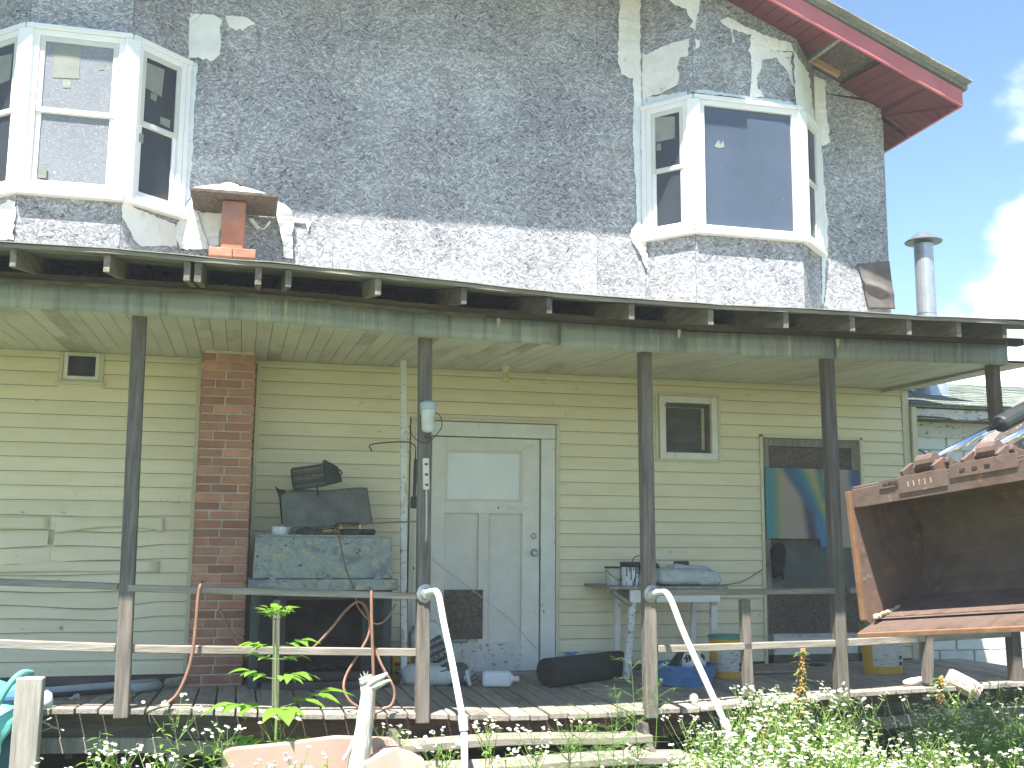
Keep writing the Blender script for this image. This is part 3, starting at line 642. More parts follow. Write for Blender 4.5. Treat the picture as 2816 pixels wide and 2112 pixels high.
# ------------------------------------------------------------------ main roof: level eave out of the top of the picture, rake falling to the right
YR = -.80; CX0 = 6.559; CZ0 = 5.82; SL = .41
roof = obj('main_roof', MB().slab([(3.55, YR-.01, CZ0+SL*(CX0-3.55)+.19), (CX0+.05, YR-.01, CZ0+.17), (CX0+.05, 5.9, CZ0+.17), (3.55, 5.9, CZ0+SL*(CX0-3.55)+.19)], (0, 0, .05)), SHINGLE, house)
obj('main_roof', MB().box(-5, 3.6, -1.0, 5.9, 7.16, 7.26), SHINGLE, house)
em = MB(); em.hexa([(-5, -1.0, 6.95), (4.1, -1.0, 7.03), (4.1, -.96, 7.03), (-5, -.96, 6.95)], [(-5, -1.0, 7.16), (4.1, -1.0, 7.16), (4.1, -.96, 7.16), (-5, -.96, 7.16)]); obj('eave_fascia', em, REDTRIM, house)
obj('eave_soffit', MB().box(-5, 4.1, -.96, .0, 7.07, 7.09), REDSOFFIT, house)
def rz(x): return CZ0+SL*(CX0-x)
fm = MB(); fm.hexa([(3.55, YR, rz(3.55)), (CX0, YR, CZ0), (CX0, YR+.03, CZ0), (3.55, YR+.03, rz(3.55))], [(3.55, YR, rz(3.55)+.19), (CX0, YR, CZ0+.165), (CX0, YR+.03, CZ0+.165), (3.55, YR+.03, rz(3.55)+.19)]); obj('rake_fascia', fm, REDTRIM, house, .004)
obj('eave_fascia', MB().box(CX0-.03, CX0-.002, YR+.032, 5.8, CZ0-.0, CZ0+.165), REDTRIM, house)
# shingle courses along the rake edge
x = 3.6; k = 0
while x < CX0:
    mb = MB(); c = Vector((x+.08, YR-.018+random.uniform(-.006, .004), rz(x+.08)+.19+.05)); dv = Vector((1, 0, -SL)).normalized(); up = Vector((SL, 0, 1)).normalized()
    mb.obox(c, dv*.082, Vector((0, .08, 0)), up*.007); obj('shingle', mb, SHINGLE, house); x += .15; k += 1
# red soffit boards, square to the rake; two are missing
x = 3.6
while x < 6.15:
    w = .118
    if not (5.30 < x+.06 < 5.72):
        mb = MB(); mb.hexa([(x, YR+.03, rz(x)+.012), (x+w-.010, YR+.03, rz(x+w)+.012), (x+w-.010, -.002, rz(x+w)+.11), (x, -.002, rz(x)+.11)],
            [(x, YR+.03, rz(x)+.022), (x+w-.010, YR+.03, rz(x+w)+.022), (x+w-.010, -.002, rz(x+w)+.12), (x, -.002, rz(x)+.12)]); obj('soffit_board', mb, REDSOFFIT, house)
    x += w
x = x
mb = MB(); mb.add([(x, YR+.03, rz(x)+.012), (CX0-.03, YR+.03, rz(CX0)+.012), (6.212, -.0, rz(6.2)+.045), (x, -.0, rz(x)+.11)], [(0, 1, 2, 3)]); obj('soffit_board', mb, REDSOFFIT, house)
y = YR+.04
while y < 4.5:                                        # side eave boards run across
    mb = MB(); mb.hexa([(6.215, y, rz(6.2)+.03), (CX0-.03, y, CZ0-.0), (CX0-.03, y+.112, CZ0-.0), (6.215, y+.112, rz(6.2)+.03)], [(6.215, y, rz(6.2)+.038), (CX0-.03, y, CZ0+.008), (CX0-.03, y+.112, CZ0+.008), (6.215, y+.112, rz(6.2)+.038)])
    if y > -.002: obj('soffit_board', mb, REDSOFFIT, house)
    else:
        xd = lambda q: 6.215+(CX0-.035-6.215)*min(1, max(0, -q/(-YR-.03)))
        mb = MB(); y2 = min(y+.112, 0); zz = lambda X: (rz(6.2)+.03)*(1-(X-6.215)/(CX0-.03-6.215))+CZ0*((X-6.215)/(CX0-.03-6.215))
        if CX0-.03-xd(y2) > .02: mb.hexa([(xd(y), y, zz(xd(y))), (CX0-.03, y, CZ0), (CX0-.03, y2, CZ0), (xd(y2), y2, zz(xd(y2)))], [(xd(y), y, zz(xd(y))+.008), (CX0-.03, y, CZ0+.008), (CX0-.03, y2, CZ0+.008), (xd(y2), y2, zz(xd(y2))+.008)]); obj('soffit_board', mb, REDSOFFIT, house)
    y += .118
obj('lookout', MB().bar((5.31, YR+.05, rz(5.31)+.09), (5.31, -.0, rz(5.31)+.13), .04, .09), GREYWOOD, house)
obj('lookout', MB().bar((5.64, -.16, rz(5.64)+.13), (5.31, -.16, rz(5.31)+.13), .04, .09), M('raw_pine', (.34, .22, .13), (.46, .32, .20), 5, (1,6,6), .8, .2), house)
obj('roof_deck', MB().slab([(3.6, YR+.04, rz(3.6)+.17), (CX0-.04, YR+.04, CZ0+.15), (CX0-.04, .0, CZ0+.15), (3.6, .0, rz(3.6)+.17)], (0, 0, .012)), OSBB, house)

# ------------------------------------------------------------------ house doors and windows on the porch
def fr4(mb, x0, x1, z0, z1, t, y0, y1, bottom=True):
    mb.box(x0, x0+t, y0, y1, z0, z1); mb.box(x1-t, x1, y0, y1, z0, z1); mb.box(x0+t, x1-t, y0, y1, z1-t, z1)
    if bottom: mb.box(x0+t, x1-t, y0, y1, z0, z0+t)
    return mb
# small vent under the soffit, far left
vent = obj('vent_window', MB().box(vx0, vx0+.03, -.035, .0, vz0, 3.16).box(vx1-.03, vx1, -.035, .0, vz0, 3.16).box(vx0+.03, vx1-.03, -.035, .0, vz0, vz0+.02), TRIM, house, .003)
obj('frame', MB().box(vx0+.032, vx0+.064, -.028, .03, vz0+.021, 3.16).box(vx1-.064, vx1-.032, -.028, .03, vz0+.021, 3.16).box(vx0+.064, vx1-.064, -.028, .03, vz0+.021, vz0+.05), PAINTW, vent, .003)
obj('sill', MB().box(vx0-.02, vx1+.02, -.055, .0, vz0-.025, vz0+.004), TRIM, vent, .003)
obj('screen', MB().box(vx0+.06, vx1-.06, .012, .016, vz0+.045, 3.16), BLACKMETAL, vent)
# main door
x0, x1, z0, z1 = D1
door = obj('door', MB().box(x0, x1, .022, .045, z0, z1), DOORPAINT, house); door['label'] = 'white panelled door with peeling paint, fogged pane and chipboard patch'
def DP(x, y, Y=-.02): p = at(x, y, Y); return p.x, p.z
xs = [x0, DP(1226, 1300)[0], DP(1316, 1500)[0], DP(1344, 1500)[0], DP(1437, 1300)[0], x1]
zt, zb = DP(1330, 1240)[1], DP(1330, 1378)[1]; pt, pb = DP(1330, 1412)[1], DP(1330, 1768)[1]
Yf = -.012
obj('stile', MB().box(xs[0], xs[1], Yf, .022, z0, z1), DOORPAINT, door, .003)
obj('stile', MB().box(xs[4], xs[5], Yf, .022, z0, z1), DOORPAINT, door, .003)
obj('rail', MB().box(xs[1], xs[4], Yf, .022, zt, z1), DOORPAINT, door, .003)
obj('rail', MB().box(xs[1], xs[4], Yf, .022, pt, zb), DOORPAINT, door, .003)
obj('rail', MB().box(xs[1], xs[4], Yf, .022, z0, pb), PAINTWORN, door, .003)
obj('stile', MB().box(xs[2], xs[3], Yf, .022, pb, pt), DOORPAINT, door, .003)
obj('glazing_bead', fr4(MB(), xs[1], xs[4], zb, zt, .018, -.004, .021), DOORPAINT, door, .003)
obj('pane', MB().box(xs[1]+.018, xs[4]-.018, .012, .018, zb+.018, zt-.018), GLASSW, door)
obj('patch_board', MB().box(DP(1223, 1622)[0], DP(1328, 1622)[0], -.028, -.0125, DP(1270, 1757)[1], DP(1270, 1622)[1]), OSBB, door)
obj('patch_hook', MB().tube([Vector(p) for p in ((DP(1243, 1760)[0], -.02, DP(1243, 1756)[1]), (DP(1248, 1760)[0], -.02, DP(1243, 1766)[1]), (DP(1284, 1760)[0], -.02, DP(1243, 1766)[1]), (DP(1290, 1760)[0], -.02, DP(1243, 1756)[1]))], .004, 6), BLACKMETAL, door)
for (px, py, w) in ((1427, 1225, 80), (1435, 1396, 78)):
    a, zz = DP(px-w/2, py); b, _ = DP(px+w/2, py); obj('inset_strip', MB().box(a, b, -.016, -.0122, zz-.02, zz+.02), DOORPAINT, door, .001)
kx, kz = DP(1469, 1520); obj('knob', MB().lathe([(.034, 0), (.034, .008), (.014, .012), (.014, .035), (.03, .045), (.032, .06), (.022, .072), (.0, .074)], (kx, -.012, kz), 16, (0, -1, 0)), STEEL, door, smooth=True)
kx, kz = DP(1468, 1474); obj('deadbolt', MB().lathe([(.027, 0), (.027, .010), (.02, .016), (.0, .017)], (kx, -.012, kz), 16, (0, -1, 0)), STEEL, door, smooth=True)
kx, kz = DP(1371, 1396); obj('peephole', MB().lathe([(.008, 0), (.008, .004), (0, .005)], (kx, -.012, kz), 10, (0, -1, 0)), BLACKMETAL, door)
obj('door_gap_shade', MB().box(x0-.05, x1+.05, .046, .049, z0, z1+.05), DARKWOOD, house)  # dark sheet behind the door, painting the shade in the gap around it
cs = obj('door_casing', MB().box(x1+.012, x1+.145, -.028, .03, .55, z1+.005).box(x0-.15, x0-.012, -.028, .03, .55, z1+.005).box(x0-.15, x1+.145, -.028, .03, z1+.009, z1+.135), PAINTW, house, .004)
obj('casing_edge', MB().box(x1+.148, x1+.178, -.04, .02, .55, z1+.14).box(x0-.19, x0-.153, -.04, .02, .55, z1+.14).box(x0-.19, x1+.178, -.04, .02, z1+.142, z1+.168), TRIM, house, .003)
obj('threshold', MB().box(x0-.12, x1+.10, -.11, .04, .5, .552), GREYWOOD, house, .005)
# louvred window
a, b, c, d = W2
lw = obj('louvre_window', fr4(MB(), a, b, c, d, .028, -.032, .0), TRIM, house, .003)
ia, ib, ic, id_ = a+.035, b-.035, c+.02, d-.03
obj('frame', fr4(MB(), ia, ib, ic, id_, .062, -.045, .04), PAINTW, lw, .005)
obj('lining', fr4(MB(), ia+.064, ib-.064, ic+.064, id_-.064, .03, -.0, .06), DARKWOOD, lw)
n = 5; zz = ic+.075; hgt = (id_-.1-zz)/n
for k in range(n):
    mb = MB(); zc = zz+hgt*k
    mb.hexa([(ia+.09, .030, zc), (ib-.13, .030, zc), (ib-.13, .036, zc), (ia+.09, .036, zc)], [(ia+.09, .040, zc+hgt-.002), (ib-.13, .040, zc+hgt-.002), (ib-.13, .046, zc+hgt-.002), (ia+.09, .046, zc+hgt-.002)]); obj('louvre', mb, LOUVRE, lw)
# boarded doorway on the right
a, b, c, d = D2
bd = obj('boarded_door', MB().box(a, b, .03, .045, c, d), DARKWOOD, house); bd['label'] = 'doorway boarded up with brown chipboard sheets'
obj('door_trim', MB().box(a-.032, a-.002, -.035, .02, .56, d+.03).box(b+.002, b+.032, -.035, .02, .56, d+.03).box(a-.032, b+.032, -.035, .02, d+.002, d+.032), TRIM, bd, .003)
obj('frame', fr4(MB(), a, b, c, d, .075, .0, .03, False), GREYWOOD, bd, .004)
pz = lambda y: at(2200, y, .0).z
obj('board', MB().box(a+.08, b-.08, .012, .028, pz(1500), d-.085), OSBB, bd)
obj('board', MB().box(a+.03, b-.04, .002, .012, pz(1622), pz(1500)), M('dark_sheet', (.07, .085, .08), (.13, .15, .14), 4, rough=.6, bump=.2, rnd=0), bd)
obj('board', MB().box(a+.03, b-.04, -.006, .008, pz(1741), pz(1626)), OSBB, bd)
obj('panel', MB().box(a+.02, b-.02, .012, .03, c, pz(1742)), PAINTW, bd)
obj('panel_frame', fr4(MB(), a+.085, b-.09, c+.03, pz(1745), .02, .002, .012), PAINTWORN, bd, .003)
# painted board leaning in the doorway
pa = at(2104, 1286, -.03); pb_ = at(2355, 1500, -.03)
x0, x1, z0, z1 = pa.x, D2[1]-.02, at(2200, 1496, -.03).z, pa.z
def art(u, v):                                        # broad bands of colour (plain stand-in)
    T = (.05, .28, .36); G = (.18, .32, .16); Yl = (.40, .38, .20); K = (.42, .33, .30); B = (.03, .13, .28); C = (.05, .24, .34); P = (.07, .055, .11); Bl = (.05, .20, .42)
    w = 1-v; Lb = lerp([0, .43, .62, 1], [.16, .385, .50, .54], w); Rb = lerp([0, .43, .62, 1], [.37, .51, .57, .70], w); Lp = lerp([.40, 1], [.37, .43], w)
    if w > .40 and Lp < u < Lb: return P
    if u < Lb: return st_col([(0, T), (.07, T), (.11, G), (.155, Yl), (.21, K), (1, K)], u)
    if u < Rb: return st_col([(0, B), (.5, B), (1, C)], (u-Lb)/(Rb-Lb)) if w < .6 else Bl
    d = u-Rb; gw = .07*max(0, 1-w/.4)
    if u > .90-.0*w and w < .32-(1-u)*1.2: return (.03, .10, .28)
    if d < .09+gw: return st_col([(0, C), (.03, G), (.07, Yl), (.2, Yl)], d)
    if d < .14+gw*1.4 and w < .45: return (.04, .22, .21)
    return st_col([(0, Yl), (.05, K), (1, K)], max(0, d-.14))
def st_col(st, u):
    for i in range(len(st)-1):
        if u <= st[i+1][0]:
            t = (u-st[i][0])/(st[i+1][0]-st[i][0]); return tuple(p*(1-t)+q*t for p, q in zip(st[i][1], st[i+1][1]))
    return st[-1][1]
mb = MB(); mb.grid(lambda u, v: Vector((x0+(x1-x0)*u, -.03-.012*math.sin(u*5), z0+(z1-z0)*v+(.05*(1-v) if u < .56 else -.03*(1-v)))), 110, 90, (0, .006, 0))
o = obj('painted_board', mb, vcol_mat('painted_bands')); me = o.data; ca = me.color_attributes.new('print', 'FLOAT_COLOR', 'POINT')
for i, v in enumerate(me.vertices):
    u = (v.co.x-x0)/(x1-x0); w = (v.co.z-z0)/(z1-z0); ca.data[i].color = (*[sum(art(min(1, max(0, u+du)), min(1, max(0, w+dw)))[j] for du in (-.022, 0, .022) for dw in (-.02, .02))/6*.85 for j in range(3)], 1)
tag(o, 'board painted in teal, yellow and dark blue bands leaning in the boarded doorway', 'painting')

# ------------------------------------------------------------------ porch
porch = thing('porch', 'sagging open porch with grey board deck, posts, rails and rafter tails', 'porch', (2, -1, 0))
x = -3.4; bwid = .137
while x < 6.7:
    w = bwid+random.uniform(-.006, .006); a, b = x, x+w-.013
    yf = yfr(x)+random.uniform(-.012, .012); t = .036; mb = MB(); sk = -.03*max(0, min(1, (x-.8)/2))
    yb = -.10 if x > -.5 else -.06
    def pp(X, Y, o): return (X, Y, dz(X, Y)+o)
    j = random.uniform(-.004, .004)
    mb.hexa([pp(a, yf, -t+j), pp(b, yf, -t+j), pp(b, yb, -t), pp(a, yb, -t)], [pp(a, yf, j), pp(b, yf, j), pp(b, yb, 0), pp(a, yb, 0)])
    obj('deck_board', mb, DECKWOOD, porch, .004); x += w
# rim joist, front beam, joists
XS = [-3.4+.5*i for i in range(21)]
def strip(name, mat, fz0, fz1, fy, th, x0, x1, n=24):
    mb = MB()
    for i in range(n):
        a, b = x0+(x1-x0)*i/n, x0+(x1-x0)*(i+1)/n
        mb.hexa([(a, fy(a), fz0(a)), (b, fy(b), fz0(b)), (b, fy(b)+th, fz0(b)), (a, fy(a)+th, fz0(a))], [(a, fy(a), fz1(a)), (b, fy(b), fz1(b)), (b, fy(b)+th, fz1(b)), (a, fy(a)+th, fz1(a))])
    bm_me = mb.mesh(name); bm = bmesh.new(); bm.from_mesh(bm_me); bmesh.ops.remove_doubles(bm, verts=bm.verts, dist=1e-4); bm.to_mesh(bm_me); bm.free()
    return link(name, bm_me, mat, porch)
strip('rim_joist', DARKWOOD, lambda x: dfz(x)-.20, lambda x: dfz(x)-.042, lambda x: yfr(x)+.16, .04, -3.4, .05)
strip('rim_joist', M('brown_rim', (.10, .055, .035), (.19, .11, .07), 4, (.6,5,5), .9, .4), lambda x: dfz(x)-.20, lambda x: dfz(x)-.042, lambda x: yfr(x)+.10, .04, .055, 3.2)
strip('rim_joist', DARKWOOD, lambda x: dfz(x)-.21, lambda x: dfz(x)-.042, lambda x: yfr(x)+.16, .04, 3.205, 6.6)
strip('front_beam', GREYWOOD, lambda x: dfz(x)-.285, lambda x: dfz(x)-.195, lambda x: yfr(x)+.115, .04, -1.35, -.36)
strip('front_beam', RAILWOOD, lambda x: dfz(x)-.295, lambda x: dfz(x)-.21, lambda x: yfr(x)+.12, .04, -.355, 1.0)
strip('front_beam', GREYWOOD, lambda x: dfz(x)-.30, lambda x: dfz(x)-.215, lambda x: yfr(x)+.12, .04, 3.4, 6.6)
for (x, tw) in ((-.33, .10), (1.2, .10), (3.3, .10), (5.2, .1)):
    obj('pier', MB().bar((x+.02, yfr(x)+.2, -.02), (x-.02, yfr(x)+.2, dfz(x)-.21), tw, .08, (0, 1, 0)), GREYWOOD, porch, .004)
for k in range(10):
    x = -3+k*1.0; obj('joist', MB().box(x, x+.04, yfr(x)+.22, -.08, .30, .44), DARKWOOD, porch)
# front steps
for (yf, zt, x0, x1, th, dep) in ((-2.27, .392, .95, 2.75, .05, .20), (-2.50, .285, .85, 2.95, .05, .25), (-2.78, .14, .8, 3.0, .05, .27)):
    mb = MB(); mb.grid(lambda u, v: Vector((x0+(x1-x0)*u, yf+dep*v, zt+.01*math.sin(u*7+yf*9))), 14, 1, (0, 0, -th)); obj('step_tread', mb, RAILWOOD, porch, .006)
for x in (1.0, 2.7): obj('stringer', MB().slab([(x, -2.05, .45), (x, -2.05, .02), (x, -2.75, .0), (x, -2.75, .1), (x, -2.25, .34), (x, -2.2, .45)], (.04, 0, 0)), DARKWOOD, porch)

# posts (4x4, leaning a little, dark stained wood)
POSTS = [(335, 1945, 384, 878), (1161, 1951, 1169, 942), (1789, 1937, 1772, 980), (2314, 1905, 2273, 1000)]
PX = []
for (bx, by, tx, ty) in POSTS:
    b = at(bx, by, -2.035); t = at(tx, ty, -1.90); t.z = fyz(t.x)+.03; b.z = dfz(b.x)+.0
    if bx > 2000: b = at(bx, by, -1.985)
    b.z -= .06
    obj('post', MB().bar(b, t, .089, .089, (0, 1, 0)), POSTWOOD, porch, .006); PX.append((b, t))
b = at(2795, 1880, -1.72); t = at(2728, 1012, -1.70); t.z = fyz(t.x)+.03; obj('post', MB().bar(b, t, .089, .089, (0, 1, 0)), POSTWOOD, porch, .006); PX.append((b, t))
b = at(-262, 1945, -2.03); b.z = .60; obj('post', MB().bar(b, b+Vector((0, .1, 2.52)), .089, .089, (0, 1, 0)), POSTWOOD, porch, .006)
def rail(name, pts, Y, w, h, mat=RAILWOOD, jit=0):
    P = [at(x, y, Y(i) if callable(Y) else Y) for i, (x, y) in enumerate(pts)]
    for i in range(len(P)-1): obj(name, MB().bar(P[i], P[i+1], w, h), mat, porch, .005)
rail('top_rail', [(-260, 1590), (325, 1613)], -2.0, .085, .04)
rail('top_rail', [(352, 1617), (1146, 1639)], -2.0, .085, .042)
rail('top_rail', [(1806, 1630), (2290, 1625)], -1.99, .085, .04)
rail('top_rail', [(2330, 1624), (2780, 1612)], lambda i: (-1.95, -1.73)[i], .085, .04)
rail('lower_rail', [(-260, 1762), (318, 1782)], -2.0, .04, .055)
rail('lower_rail', [(352, 1784), (1144, 1794)], -2.0, .04, .05)
rail('lower_rail', [(1806, 1785), (2296, 1769)], -2.0, .04, .05)
rail('lower_rail', [(2332, 1767), (2785, 1741)], lambda i: (-1.95, -1.73)[i], .04, .055)
for (bx, by, tx, ty, w, Y) in ((757, 1945, 761, 1640, .045, -1.985), (2058, 1915, 2046, 1640, .065, -1.985), (2550, 1880, 2553, 1640, .065, -1.85)):
    b = at(bx, by, Y); t = at(tx, ty, Y); t.z -= .022; obj('baluster', MB().bar(b, t, w, .07, (0, 1, 0)), POSTWOOD, porch, .005)

# porch ceiling: every soffit board
x = -3.6; w = .1045; fy0 = lambda x: yfr(x)+.0
while x < 6.36:
    a, b = x, min(x+w-.004, 6.37); yf = fy0(x)-.02; mb = MB(); dr = random.uniform(-.003, .002)
    za, zb_ = 3.166, 3.166
    mb.hexa([(a, yf, fyz(a)+.008+dr), (b, yf, fyz(b)+.008), (b, -.0, zb_+.002), (a, -.0, za+.002+dr)], [(a, yf, fyz(a)+.016+dr), (b, yf, fyz(b)+.016), (b, -.0, zb_+.010), (a, -.0, za+.010+dr)])
    obj('soffit_board', mb, SOFFIT, porch); 
    obj('soffit_groove', MB().hexa([(b-.002, yf, fyz(b)+.018), (b+.008, yf, fyz(b)+.018), (b+.008, 0, 3.178), (b-.002, 0, 3.178)], [(b-.002, yf, fyz(b)+.022), (b+.008, yf, fyz(b)+.022), (b+.008, 0, 3.182), (b-.002, 0, 3.182)]), DARKWOOD, porch) if False else None
    x += w
obj('ceiling_backing', MB().grid(lambda u, v: Vector((-3.6+9.97*u, fy0(-3.6+9.97*u)*v, (3.190)*(1-v)+(fyz(-3.6+9.97*u)+.032)*v)), 20, 2, (0, 0, .006)), DARKWOOD, porch)
# fascia panels with overlapping seams
seams = [-3.6, at(1541, 920, -2.1).x, at(1887, 940, -2.1).x, at(2314, 950, -2.1).x, 6.05]
for i in range(4):
    a, b = seams[i], seams[i+1]; mb = MB(); n = max(3, int((b-a)/.2)); oy = -.006*(i % 2)
    tilt = .012 if i == 1 else 0
    hgt = lambda x: .165+.008*n3(x, 3, 0, 1.3)
    mb.grid(lambda u, v: Vector((a+(b-a)*u, yfr(a+(b-a)*u)-.035+oy+.006*n3(a+(b-a)*u, v, 0, 2.5)-(tilt*(1-u)*(1-v)), fyz(a+(b-a)*u)-.006+hgt(a+(b-a)*u)*v+(-.022*(1-u)*(1-v) if i == 1 else 0))), n, 3, (0, .003, 0))
    obj('fascia_panel', mb, FASCIA, porch, smooth=True)
obj('fascia_return', MB().box(6.05, 6.055, yfr(6.05)-.035, .0, fyz(6.05)-.004, 3.32), FASCIA, porch)
for (px, py) in ((1370, 880), (1866, 912), (2302, 938)):
    p = at(px, py, yfr(2.5)-.04); obj('fascia_bracket', MB().box(p.x-.012, p.x+.012, p.y-.015, p.y, p.z-.02, p.z+.012).box(p.x-.008, p.x+.008, p.y-.01, p.y, p.z-.045, p.z-.02), IVORY, porch)
strip('header_beam', DARKWOOD, lambda x: fyz(x)+.168, lambda x: fyz(x)+.225, lambda x: yfr(x)-.02, .09, -3.6, 6.25)
strip('header_beam', M('mossy_wood', (.09, .085, .055), (.22, .21, .13), 6, (1,4,4), .9, .5), lambda x: fyz(x)+.155, lambda x: fyz(x)+.178, lambda x: yfr(x)-.045, .02, -3.6, 1.6)
# roof edge, rafters
EP = [(0, 520), (250, 535), (440, 553), (620, 568), (820, 587), (1000, 607), (1200, 630), (1400, 645), (1560, 657), (1800, 667), (2000, 678), (2212, 684)]
EPW = [at(a*2816/2212, b*2816/2212, -2.84) for a, b in EP]; EX = [p.x for p in EPW]; EZ = [p.z for p in EPW]
def ez(x): return lerp(EX, EZ, x)
def ye(x): return lerp([3.6, 6.6], [-2.84, -2.70], x)
def rfz(x, y): t = (y-ye(x))/(-ye(x)); return ez(x)*(1-t)+(3.86)*t          # top of the porch roof
nb = 9
for k in range(nb):                                   # roof planks
    t0, t1 = k/nb, (k+1)/nb
    def f(u, v):
        X = -3.6+10.1*u; Y = ye(X)*(1-(t0+(t1-t0)*v*.985)); return Vector((X, Y, rfz(X, Y)-.012+(.004*n3(X, k, 0, 2) if k == 0 else 0)))
    obj('roof_plank', MB().grid(f, 40, 1, (0, 0, -.024)), RAFTER if k else RAILWOOD, porch)
def f(u, v):
    X = -3.6+10.12*u; Y = (ye(X)-.012-.012*n3(X, 0, 0, 3))*(1-v)+(-.0)*v; return Vector((X, Y, rfz(X, max(Y, ye(X)))-.0045+.004*n3(X, 5*v, 0, 4)))
obj('roof_felt', MB().grid(f, 90, 8, (0, 0, -.005)), M('roof_roll', (.24, .23, .19), (.36, .34, .29), 12, rough=.9, bump=.4, rnd=0), porch)
for px in (-170, 38, 296, 517, 547, 713, 796, 1042, 1277, 1511, 1735, 1950, 2155, 2340, 2500, 2640, 2770):
    e = at(px, 700, -2.8); X = e.x; yb = -.06
    ex = X; zt0 = rfz(X, ye(X)+.03)-.037; zt1 = rfz(X, yb)-.037; h = .135 if px not in (517, 547) else .15
    w = random.uniform(.036, .042); jx = random.uniform(-.02, .02); yy = ye(X)+.03
    mb = MB(); mb.hexa([(X-w/2, yy, zt0-h*.82), (X+w/2, yy, zt0-h*.82), (X+w/2+jx, yb, zt1-h), (X-w/2+jx, yb, zt1-h)], [(X-w/2, yy, zt0), (X+w/2, yy, zt0), (X+w/2+jx, yb, zt1), (X-w/2+jx, yb, zt1)])
    obj('rafter', mb, RAFTER, porch, .004)

# ------------------------------------------------------------------ neighbouring block building
ext = thing('block_building', 'whitewashed block outbuilding with green shingle roof behind the porch end', 'building', (8.5, 2, 0))
YE = .30
obj('wall', MB().box(6.36, 12.5, YE+.03, 5.2, -.02, 2.86), BLOCK, ext)
bmesh_ = {}
z = .02; k = 0
while z < 2.8:
    x = 6.40-(.2 if k % 2 else 0)
    while x < 11.5:
        a, b = max(x, 6.38), min(x+.394, 12.5)
        if b-a > .05:
            key = round(b-a, 2)
            if key not in bmesh_: bmesh_[key] = MB().box(0, key-.008, 0, .03, 0, .192).mesh('block')
            o = link('block', bmesh_[key], BLOCK, ext, (a, YE+random.uniform(-.003, .003), z)); bv = o.modifiers.new('b', 'BEVEL'); bv.width = .006; bv.segments = 1
        x += .40
    z += .20; k += 1
obj('corner_strip', MB().box(6.352, 6.41, -.06, YE+.0, .5, 3.0), TRIM, ext, .004)
obj('frieze', MB().box(6.42, 12.5, YE-.04, YE-.002, 2.74, 2.90), PAINTWORN, ext, .004)
obj('eave_board', MB().box(6.40, 12.6, .02, .05, 2.90, 3.0), PAINTWORN, ext, .004)
obj('eave_board', MB().box(6.40, 12.6, .055, YE, 2.895, 2.91), DARKWOOD, ext)
rf = obj('roof', MB().slab([(6.36, -.02, 3.005), (12.7, -.02, 3.005), (12.7, 2.6, 3.66), (6.36, 2.6, 3.66)], (0, 0, .03)), SHINGREEN, ext)
obj('roof', MB().slab([(6.36, 2.605, 3.66), (12.7, 2.605, 3.66), (12.7, 5.4, 3.0), (6.36, 5.4, 3.0)], (0, 0, .03)), SHINGREEN, ext)
shm = {}
for k in range(13):
    y = -.05+k*.2; zz = 3.04+.25*(y+.02); x = 6.36+(.15 if k % 2 else 0)
    while x < 11.8:
        w = random.choice((.30, .31, .29)); mb_k = w
        if w not in shm: shm[w] = MB().hexa([(0, 0, 0), (w-.008, 0, 0), (w-.008, .24, .055), (0, .24, .055)], [(0, 0, .012), (w-.008, 0, .012), (w-.008, .24, .062), (0, .24, .062)]).mesh('shingle')
        o = link('shingle', shm[w], SHINGREEN, rf, (x, y+random.uniform(-.012, .012), zz+random.uniform(0, .006))); x += w
vp = thing('vent_pipe', 'tall galvanised stove pipe with a conical cap on the green roof', 'pipe', (7.33, 1, 3.3))
obj('pipe', MB().lathe([(.105, 3.2), (.105, 4.2), (.108, 4.2), (.108, 4.22), (.105, 4.22), (.105, 5.0)], (7.33, 1.0, 0), 20), STEEL, vp, smooth=False)
obj('cap', MB().lathe([(.20, 5.02), (.205, 5.03), (.07, 5.13), (.01, 5.16)], (7.33, 1.0, 0), 24), M('cap_metal', (.20, .22, .26), (.28, .30, .34), 6, rough=.4, metal=.5), vp)
obj('strut', MB().bar((7.27, 1, 4.95), (7.27, 1, 5.06), .02, .01).bar((7.39, 1, 4.95), (7.39, 1, 5.06), .02, .01), STEEL, vp)
obj('flashing', MB().lathe([(.24, 3.24), (.20, 3.27), (.16, 3.42), (.12, 3.47), (.11, 3.50)], (7.33, 1.0, 0), 20), STEEL, vp)
o = obj('wire', MB().tube(smoothpath([at(2500, 1180, YE-.03), at(2512, 1230, YE-.03), at(2545, 1250, YE-.03)] + [at(2560, 1330, YE-.03)], 5), .008, 6), BLACKCORD); tag(o, 'black cable curving down the white block wall', 'cable')
o = obj('wire', MB().tube(smoothpath([at(2520, 1145, .0), at(2600, 1150, .0), at(2650, 1160, .0), at(2740, 1150, .0)], 5), .008, 6), BLACKCORD); tag(o, 'black cable strung under the eave of the block outbuilding', 'cable')

# ------------------------------------------------------------------ loader bucket
w_ = Vector((math.cos(R(72)), -math.sin(R(72)), .11)).normalized(); b_ = Vector((math.sin(R(72)), math.cos(R(72)), 0)); u_ = Vector((0, 0, 1))
T0 = at(2345, 1352, -3.2); WL = 2.1
ld = thing('loader_bucket', 'rusty front loader bucket raised beside the porch', 'loader', T0+w_*WL/2-Vector((0, 0, .9)))
def bp(b, z, s=0): return T0+b_*(b+.10*max(0, -z/.82))+u_*z+w_*s
prof_ = [(0, 0), (.18, .02), (.42, .02), (.58, -.06), (.67, -.22), (.66, -.42), (.58, -.57), (.46, -.68), (.33, -.735), (.06, -.815)]
ins = [(0, -.07), (.18, -.012), (.40, -.012), (.555, -.08), (.64, -.225), (.63, -.41), (.555, -.55), (.45, -.655), (.32, -.71), (.06, -.795)]
mb = MB(); n = len(prof_)
vs = [bp(*p, 0) for p in prof_]+[bp(*p, WL) for p in prof_]
